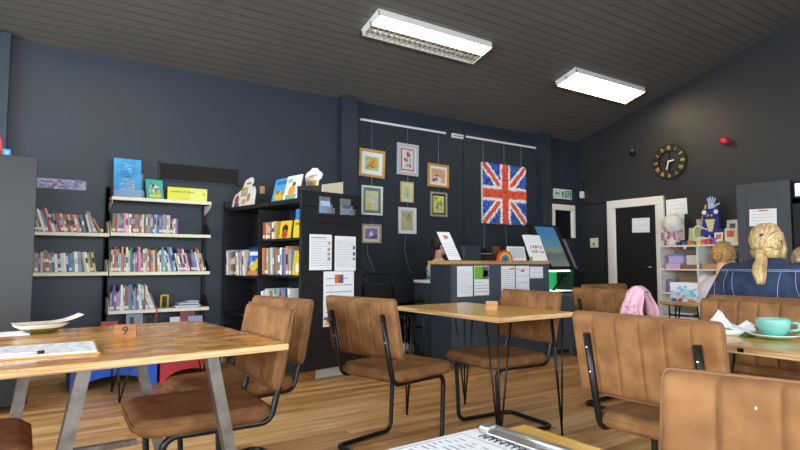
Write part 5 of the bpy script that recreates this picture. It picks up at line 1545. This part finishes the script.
def hand(wrist, direc, palm_n, s=1.):
    """palm and five curled fingers; direc: pointing direction, palm_n: back-of-hand normal"""
    d = Vector(direc).normalized(); n = Vector(palm_n); n = (n - d * n.dot(d)).normalized(); sd = d.cross(n)
    w = Vector(wrist); it = []
    for k in (-1.5, -.5, .5, 1.5):
        base = w + d * .075 * s + sd * k * .019 * s
        it.append((w + sd * k * .010 * s, base, .014 * s, .011 * s))
        l = (.075, .085, .08, .062)[int(k + 1.5)] * s
        m1 = base + d * l * .5 - n * l * .12; m2 = m1 + d * l * .38 - n * l * .35
        it += [(base, m1, .0095 * s, .0088 * s), (m1, m2, .0088 * s, .0075 * s)]
    tb0 = w + d * .025 * s - sd * .022 * s; tb1 = tb0 + (d * .6 - sd * .8).normalized() * .045 * s; tb2 = tb1 + (d * .9 - sd * .2 - n * .3).normalized() * .03 * s
    it += [(tb0, tb1, .013 * s, .010 * s), (tb1, tb2, .010 * s, .008 * s)]
    return it
def person(label, loc, rz, s, arms, hairfn, top, bottom, lean=0., yaw=0., bulk=1., knee=.42, name='person', hs=1., hz=0.):
    """seated figure facing +x; local seat plane z=.47*..., s scales a .. adult; loc z = offset"""
    t = thing(name, label, 'person', loc, rad(rz))
    K = lambda x, y, z: Vector((x * s, y * s, z * s))
    hip = K(0, 0, .10); ch = K(lean * .35, 0, .42); nk = K(lean * .55, 0, .58); hd = nk + K(.03 + lean * .05, 0, .155 + hz)
    sh = {q: K(lean * .5, q * .165, .515) for q in (-1, 1)}
    body = [(hip, (.15*s, .17*s, .12*s)), (K(lean*.15, 0, .24), (.105*s, .14*s, .16*s)), (ch, (.115*s, .16*s, .15*s)), (K(lean*.5, 0, .52), (.07*s, .15*s, .055*s)),
            (nk - K(0, 0, .06), nk + K(.01, 0, .06), .055*s, .050*s)]
    ry = Euler((0, 0, rad(yaw))).to_matrix()
    def H(x, y, z): return hd + ry @ (K(x, y, z) * hs)
    rot = (0, 0, rad(yaw))
    body += [(H(-.008, 0, .02), (.095*s, .075*s, .095*s), rot), (H(.02, 0, -.05), (.07*s, .06*s, .065*s), rot), (H(.055, 0, -.085), (.03*s, .03*s, .025*s), rot),
             (H(.088, 0, .005), H(.108, 0, -.025), .010*s, .014*s), (H(.085, 0, -.055), (.012*s, .024*s, .009*s), rot), (H(.075, 0, .045), (.02*s, .05*s, .012*s), rot)]
    for q in (-1, 1):
        body += [(H(-.005, q*.076, -.005), (.018*s, .010*s, .030*s), rot)]
    tp, sl = [], []
    for q in (-1, 1):
        el, wr, dr = arms[q]
        el, wr = K(*el), K(*wr)
        body += [(sh[q], el, .046*s, .038*s), (el, wr, .038*s, .026*s)] + hand(wr, dr, (0, 0, 1), s)
        kn = K(.40, q*.11, .09); an = K(.40, q*.11, .09 - knee); 
        body += [(K(.02, q*.085, .09), kn, .085*s, .06*s), (kn, an, .055*s, .04*s), (an - K(.02, 0, .05), an + K(.13, 0, -.055), .035*s, .028*s)]
        tp += [(sh[q] + K(0, q*(bulk-1)*.14 - q*.02, .0 - .03*(bulk-1)*3), el + K(0, q*(bulk-1)*.12, 0), .062*s*bulk, .054*s*bulk), (el + K(0, q*(bulk-1)*.12, 0), lerp(el, wr, .93), .054*s*bulk, .040*s)]
        sl += [(K(.02, q*.085, .09), kn, .10*s, .075*s), (kn, an + K(0, 0, .05), .070*s, .058*s)]
    bd = link('body', capsules(body, .008 * max(s, .8), 2), t); bd.data.materials.append(M_skin)
    for q in (-1, 1):
        e = G().sph(H(.078, q*.030, .018), .0125*s, 0).sph(H(.0875, q*.030, .018), (.004*s, .006*s, .006*s), 1); e = e.obj('eye', [M_white, M_ink], bd)
    G().tube([H(.094, -.018, -.052), H(.098, 0, -.054), H(.094, .018, -.052)], [.004*s, .006*s, .004*s], 8).obj('lips', mat('lips', '#b86a62', .5), bd)
    tp += [(K(0, 0, .10), (.155*s, .175*s, .12*s)), (K(lean*.15, 0, .24), (.125*s, .16*s, .17*s)), (ch, (.135*s*bulk, .175*s*bulk, .155*s)), (K(lean*.5, 0, .515), (.09*s*bulk, .165*s*bulk, .06*s)), (nk - K(0, 0, .055), (.072*s, .078*s, .035*s)), (nk - K(.01, 0, .035 if bulk > 1 else .07), (.088*s, .14*s, .055*s))]
    sm_ = capsules(tp, .009 * max(s, .8), 4)
    tpo = link('top', sm_, t); tpo.data.materials.append(top)
    sl += [(K(.0, 0, .085), (.165*s, .185*s, .115*s))]
    bo = link('trousers', capsules(sl, .010 * max(s, .8), 3), t); bo.data.materials.append(bottom)
    for q in (-1, 1):
        an = K(.40, q*.11, .09 - knee)
        G().sph(an + K(.06, 0, -.05), (.13*s, .045*s, .045*s)).obj('shoe', M_blackmatt, t)
    hairfn(t, H, s, ry, tpo, K)
    return t
def hairmat(name, c1, c2):
    return mat(name, c1, .5, col2=c2, nscale=3, stretch=(30, 30, 4), bump=.3)
def strands(g, pts_list, r, rr, n=5, mi=0):
    for p in pts_list:
        g.tube(p, [r * .8] + [r] * (len(p) - 2) + [r * .3], n, mi=mi)
def cap_hair(g, H, s, tie, rr, n, back=1.0, front=.6, rr_=.006, mi2=1):
    """strand tubes swept over the skull towards the tie point"""
    g.sph(H(-.015, 0, .03), (.103*s, .085*s, .10*s), 0, 24, 16)
    for k in range(n):
        a = rr.uniform(-2.3, 2.3)   # start angle round the hairline, 0 = front
        e0 = .045 if abs(a) < 1.0 else (.0 if abs(a) < 1.7 else -.05)
        st = Vector((math.cos(a) * .098 - .012, math.sin(a) * .082, e0 + .03 * rr.uniform(-.5, 1)))
        mid = (st * .5 + Vector(tie) * .5)
        cen = Vector((-.015, 0, .03))
        dirm = (mid - cen)
        if dirm.length < .02: dirm = Vector((-.02, 0, .1))
        P = []
        for i in range(8):
            f = i / 7
            q = st.lerp(Vector(tie), f)
            d = q - cen
            d = Vector((d.x / .108, d.y / .090, d.z / .106))
            up = Vector((0, 0, 1.1 * math.sin(PI * f)))
            d = (d + up * .5).normalized() if 0 < i < 7 else d.normalized()
            rad_ = 1 + rr.uniform(-.01, .05)
            P.append(H(cen.x + d.x * .106 * rad_, cen.y + d.y * .088 * rad_, cen.z + d.z * .104 * rad_))
        strands(g, [P], rr_ * s, rr, 5, rr.choice((0, 0, 1)))
# --- blond person in denim jacket
M_hb = hairmat('blond_hair', '#b8945c', '#dcc294'); M_hb2 = hairmat('blond_hair_dark', '#9a7746', '#c4a26c')
def hair_woman(t, H, s, ry, top, K):
    rr = random.Random(31); g = G()
    g.sph(H(-.03, 0, -.045), (.07*s, .072*s, .07*s), 0, 20, 14, (0, 0, rad(12)))
    for k in range(60):
        a = rr.uniform(1.5, 4.8); q0 = Vector((-.03 + .07*math.cos(a), .073*math.sin(a), -.085)); q1 = Vector((-.03 + .082*math.cos(a), .084*math.sin(a), -.04))
        strands(g, [[H(*q0), H(*q1), H(*(q1 * .5 + Vector((-.108, .03, -.045)) * .52)), H(-.112, .03, -.045)]], .006 * s, rr, 5, rr.choice((0, 1)))
    cap_hair(g, H, s, (-.105, .03, -.045), rr, 190)
    for k in range(34):   # messy pinned strands on the crown
        a = rr.uniform(0, 2*PI); c = Vector((-.07, .0, .09)); P = []
        r = rr.uniform(.02, .05)
        for i in range(8):
            b = a + i * .5
            P.append(H(c.x + r*.6*math.cos(b), c.y + r*math.cos(b + .4), c.z + r*.8*math.sin(b)))
        strands(g, [P], .007 * s, rr, 5, rr.choice((0, 1)))
    for k in range(60):   # wisps at the right side
        y = -.083; P = [H(rr.uniform(-.05, .03), y + rr.uniform(-.008, .01), .04), H(rr.uniform(-.05, .02), y - rr.uniform(0, .02), -.03), H(rr.uniform(-.06, .01), y - rr.uniform(-.01, .015), -.07 + rr.uniform(-.02, .02))]
        strands(g, [P], .005 * s, rr, 5, rr.choice((0, 1)))
    h = g.obj('hair', [M_hb, M_hb2], t)
    bpy.context.view_layer.update()
    g = G()
    for k in range(80):
        a = rr.uniform(0, 2*PI); r = rr.uniform(0, 1) ** .5
        P = []
        for i in range(8):
            f = i / 7
            ww = (.015 + .020 * math.sin(PI * min(1, f * .75 + .05))) * (1 - .35 * max(0, f - .75) * 4 * rr.uniform(.6, 1))
            c0 = H(-.12, .03 - .055 * f + ww * r * math.sin(a), -.05 - (.175 + .02 * rr.random() * (f > .99)) * f)
            hit = top.ray_cast(Vector((-1.5, c0.y, c0.z)), Vector((1, 0, 0)))
            if hit[0]: c0.x = min(c0.x, hit[1].x - .016)
            c0.x += ww * .45 * r * math.cos(a)
            P.append(c0)
        strands(g, [P], .0065 * s, rr, 5, rr.choice((0, 0, 1)))
    g.obj('ponytail', [M_hb, M_hb2], h)
    G().sph(H(-.112, .03, -.045), (.022*s, .026*s, .02*s)).obj('hair_tie', M_hb2, h)
    G().sph(H(-.108, .012, .055), (.012, .014, .012)).obj('hair_clip', mat('navy_clip', '#232a5c', .3), h)
    # jacket seams and collar
    M_st = mat('seam_thread', '#8fa0b8', .8)
    g = G()
    dg_pts = []
    def surf(y, z, push=.004):
        ok, co, no, idx = top.ray_cast(Vector((-1.5, y, z)), Vector((1, 0, 0)))
        return co + no * push if ok else None
    def line(p0, p1, n=14):
        P = [surf(p0[0] + (p1[0]-p0[0])*i/n, p0[1] + (p1[1]-p0[1])*i/n) for i in range(n+1)]
        P = [p for p in P if p is not None]
        if len(P) > 2: g.tube(P, .0018, 5)
    bpy.context.view_layer.update()
    line((-.26*s, .52*s), (.26*s, .52*s), 24); line((-.26*s, .512*s), (.26*s, .512*s), 24)
    line((-.13*s, .51*s), (-.085*s, .0)); line((.13*s, .51*s), (.085*s, .0))
    line((.185*s, .52*s), (.21*s, .28*s)); line((-.185*s, .52*s), (-.21*s, .28*s)); line((.27*s, .44*s), (.27*s, .2*s)); line((-.27*s, .44*s), (-.27*s, .2*s))
    g.obj('seam_stitching', M_st, top)
    cc = H(-.03, 0, -.165)
    g = G()
    P = [cc + Vector((-.085*math.cos(a)*s, .10*math.sin(a)*s, -.012)) for a in [x * .2 - 1.6 for x in range(17)]]
    g.tube(P, .020*s, 8, flat=1.2); g.obj('collar', top.data.materials[0], top)
M_denim = mat('denim_jacket', '#19223a', .88, col2='#2b3c58', nscale=12, bump=.2)
person('blond person in a blue denim jacket seen from behind, hair in a ponytail', (3.76, 1.63, .53), 4, 1.0,
       {1: ((.10, .26, .30), (.36, .22, .26), (1, -.2, -.1)), -1: ((.12, -.25, .30), (.38, -.16, .27), (1, .3, -.1))}, hair_woman, M_denim, mat('dark_trousers', '#2a2c33', .8), lean=.22, yaw=12, bulk=1.28, hz=-.055)
# --- child with a bun
M_hg = hairmat('honey_hair', '#9a6f3c', '#c79a5e'); M_hg2 = hairmat('honey_hair_dark', '#80592e', '#a97f4a')
def hair_kid(t, H, s, ry, top, K):
    rr = random.Random(41); g = G()
    cap_hair(g, H, s, (-.115, 0, .01), rr, 130)
    for k in range(40):
        a = rr.uniform(0, 2*PI); c = Vector((-.12, 0, .005)); r = rr.uniform(.012, .032); P = []
        for i in range(8):
            b = a + i * .55
            P.append(H(c.x - .008 + rr.uniform(-.004, .004), c.y + r*math.cos(b), c.z + r*math.sin(b)))
        strands(g, [P], .007 * s, rr, 5, rr.choice((0, 1)))
    h = g.obj('hair', [M_hg, M_hg2], t)
    G().tube([H(-.112 , .028*math.cos(q*.6), .004 + .028*math.sin(q*.6)) for q in range(11)], .005, 6).obj('hair_tie', M_hg2, h)
st = thing('wooden_stool', 'low wooden stool under the child with the hair bun', 'stool', (4.03, 2.02, 0))
G().lathe([(.15, .52), (.16, .525), (.16, .545), (.15, .55)], 20).obj('seat', M_lightblock, st)
for a in (45, 135, 225, 315):
    G().cyl((.1*math.cos(rad(a)), .1*math.sin(rad(a)), .525), (.15*math.cos(rad(a)), .15*math.sin(rad(a)), 0), .014).obj('leg', M_lightblock, st)
person('child with honey blond hair in a bun and a pink and white top', (4.03, 2.02, .55), 4, .80,
       {1: ((.16, .16, .28), (.36, .08, .36), (1, 0, 0)), -1: ((.14, -.2, .34), (.36, -.1, .36), (1, 0, 0))}, hair_kid, mat('pale_pink_top', '#d6c4c6', .85, col2='#c2c3c8', nscale=4), mat('grey_leggings', '#6b6b75', .85), lean=.25, knee=.36)
# --- person across the table at the right edge
def hair_third(t, H, s, ry, top, K):
    rr = random.Random(51); g = G()
    cap_hair(g, H, s, (-.11, 0, -.02), rr, 110)
    g.obj('hair', [hairmat('ash_hair', '#a07f58', '#cdb089'), hairmat('ash_hair_dark', '#8a6a46', '#b8945f')], t)
person('child with ash blond hair at the right edge beyond the denim jacket', (5.10, 1.86, .47), 190, .86,
       {1: ((.14, .22, .34), (.34, .16, .34), (1, 0, 0)), -1: ((.14, -.22, .34), (.34, -.14, .34), (1, 0, 0))}, hair_third, mat('grey_top', '#9a9aa0', .85), mat('dark_leggings', '#33343c', .85), lean=.12, knee=.38)
c = copy_tree(ch0); c.location = (5.22, 1.9, 0); c.rotation_euler = (0, 0, rad(188)); c['label'] = 'tan suede chair across the kids table, hidden behind the denim jacket'
# --- person behind the counter
M_hd = hairmat('dark_hair', '#1f1815', '#3d2c24'); M_hd2 = hairmat('dark_hair2', '#15100e', '#2c201b')
def hair_staff(t, H, s, ry, top, K):
    rr = random.Random(61); g = G()
    cap_hair(g, H, s, (-.11, 0, -.03), rr, 120)
    for k in range(50):
        y = rr.uniform(-.07, .07); P = [H(-.10, y*.6, .0), H(-.12, y, -.09), H(-.11, y*1.1, -.17 + rr.uniform(-.03, .02))]
        strands(g, [P], .007, rr, 5, rr.choice((0, 1)))
    g.obj('hair', [M_hd, M_hd2], t)
    tm = None
    for q in range(16):
        z = rr.uniform(.12, .5); y = rr.uniform(-.15, .15)
        for sx in (-1, 1):
            ok, co, no, idx = top.ray_cast(Vector((sx * 1.5, y, z)), Vector((-sx, 0, 0)))
            if ok and q < 12: G().sph(co, (.02, .025, .03), u=8, v=6).obj('blue_patch', [cmat('#3a7fa8'), cmat('#2f5f9a'), cmat('#8fc0c4')][q % 3], top)
person('person with dark hair behind the counter, face hidden by the leaflet stand', (4.25, 5.49, .57), -22, 1.0,
       {1: ((.08, .26, .30), (.30, .16, .34), (1, 0, -.1)), -1: ((-.10, -.28, .33), (-.02, -.47, .50), (-.1, -1, .1))}, hair_staff, mat('white_patterned_top', '#dfe2e6', .8), mat('dark_trousers2', '#26262c', .8), lean=.05, yaw=-8, knee=.40)
sl = thing('bar_stool', 'black stool behind the counter under the seated person', 'stool', (4.25, 5.49, 0))
G().lathe([(.16, .535), (.175, .54), (.175, .565), (.16, .57)], 20).obj('seat', M_blackmatt, sl)
for a in (45, 135, 225, 315):
    G().cyl((.1*math.cos(rad(a)), .1*math.sin(rad(a)), .54), (.17*math.cos(rad(a)), .17*math.sin(rad(a)), 0), .012).obj('leg', M_black, sl)

# small pale speck on the near chair's backrest
cr = G().sph((0, 0, 0), (.001, .002, .0028), u=8, v=6).obj('crumb', cmat('#e6dcc4'))
cr.location = (1.0480, 0.4665, 0.8512); cr.rotation_euler = (0, 0, rad(198)); T(cr, 'tiny pale crumb stuck on the chair back in the near right foreground', 'crumb')
# ------------------------------------------------------------------ light
w = bpy.data.worlds.new('sky'); scn.world = w; w.use_nodes = True
bgn = w.node_tree.nodes['Background']; bgn.inputs[0].default_value = (.80, .90, 1.0, 1); bgn.inputs[1].default_value = SKY
scn.cycles.max_bounces = 8
scn.cycles.diffuse_bounces = 4
scn.cycles.caustics_reflective = False; scn.cycles.caustics_refractive = False
scn.cycles.sample_clamp_indirect = 4
scn.view_settings.exposure = EXPO
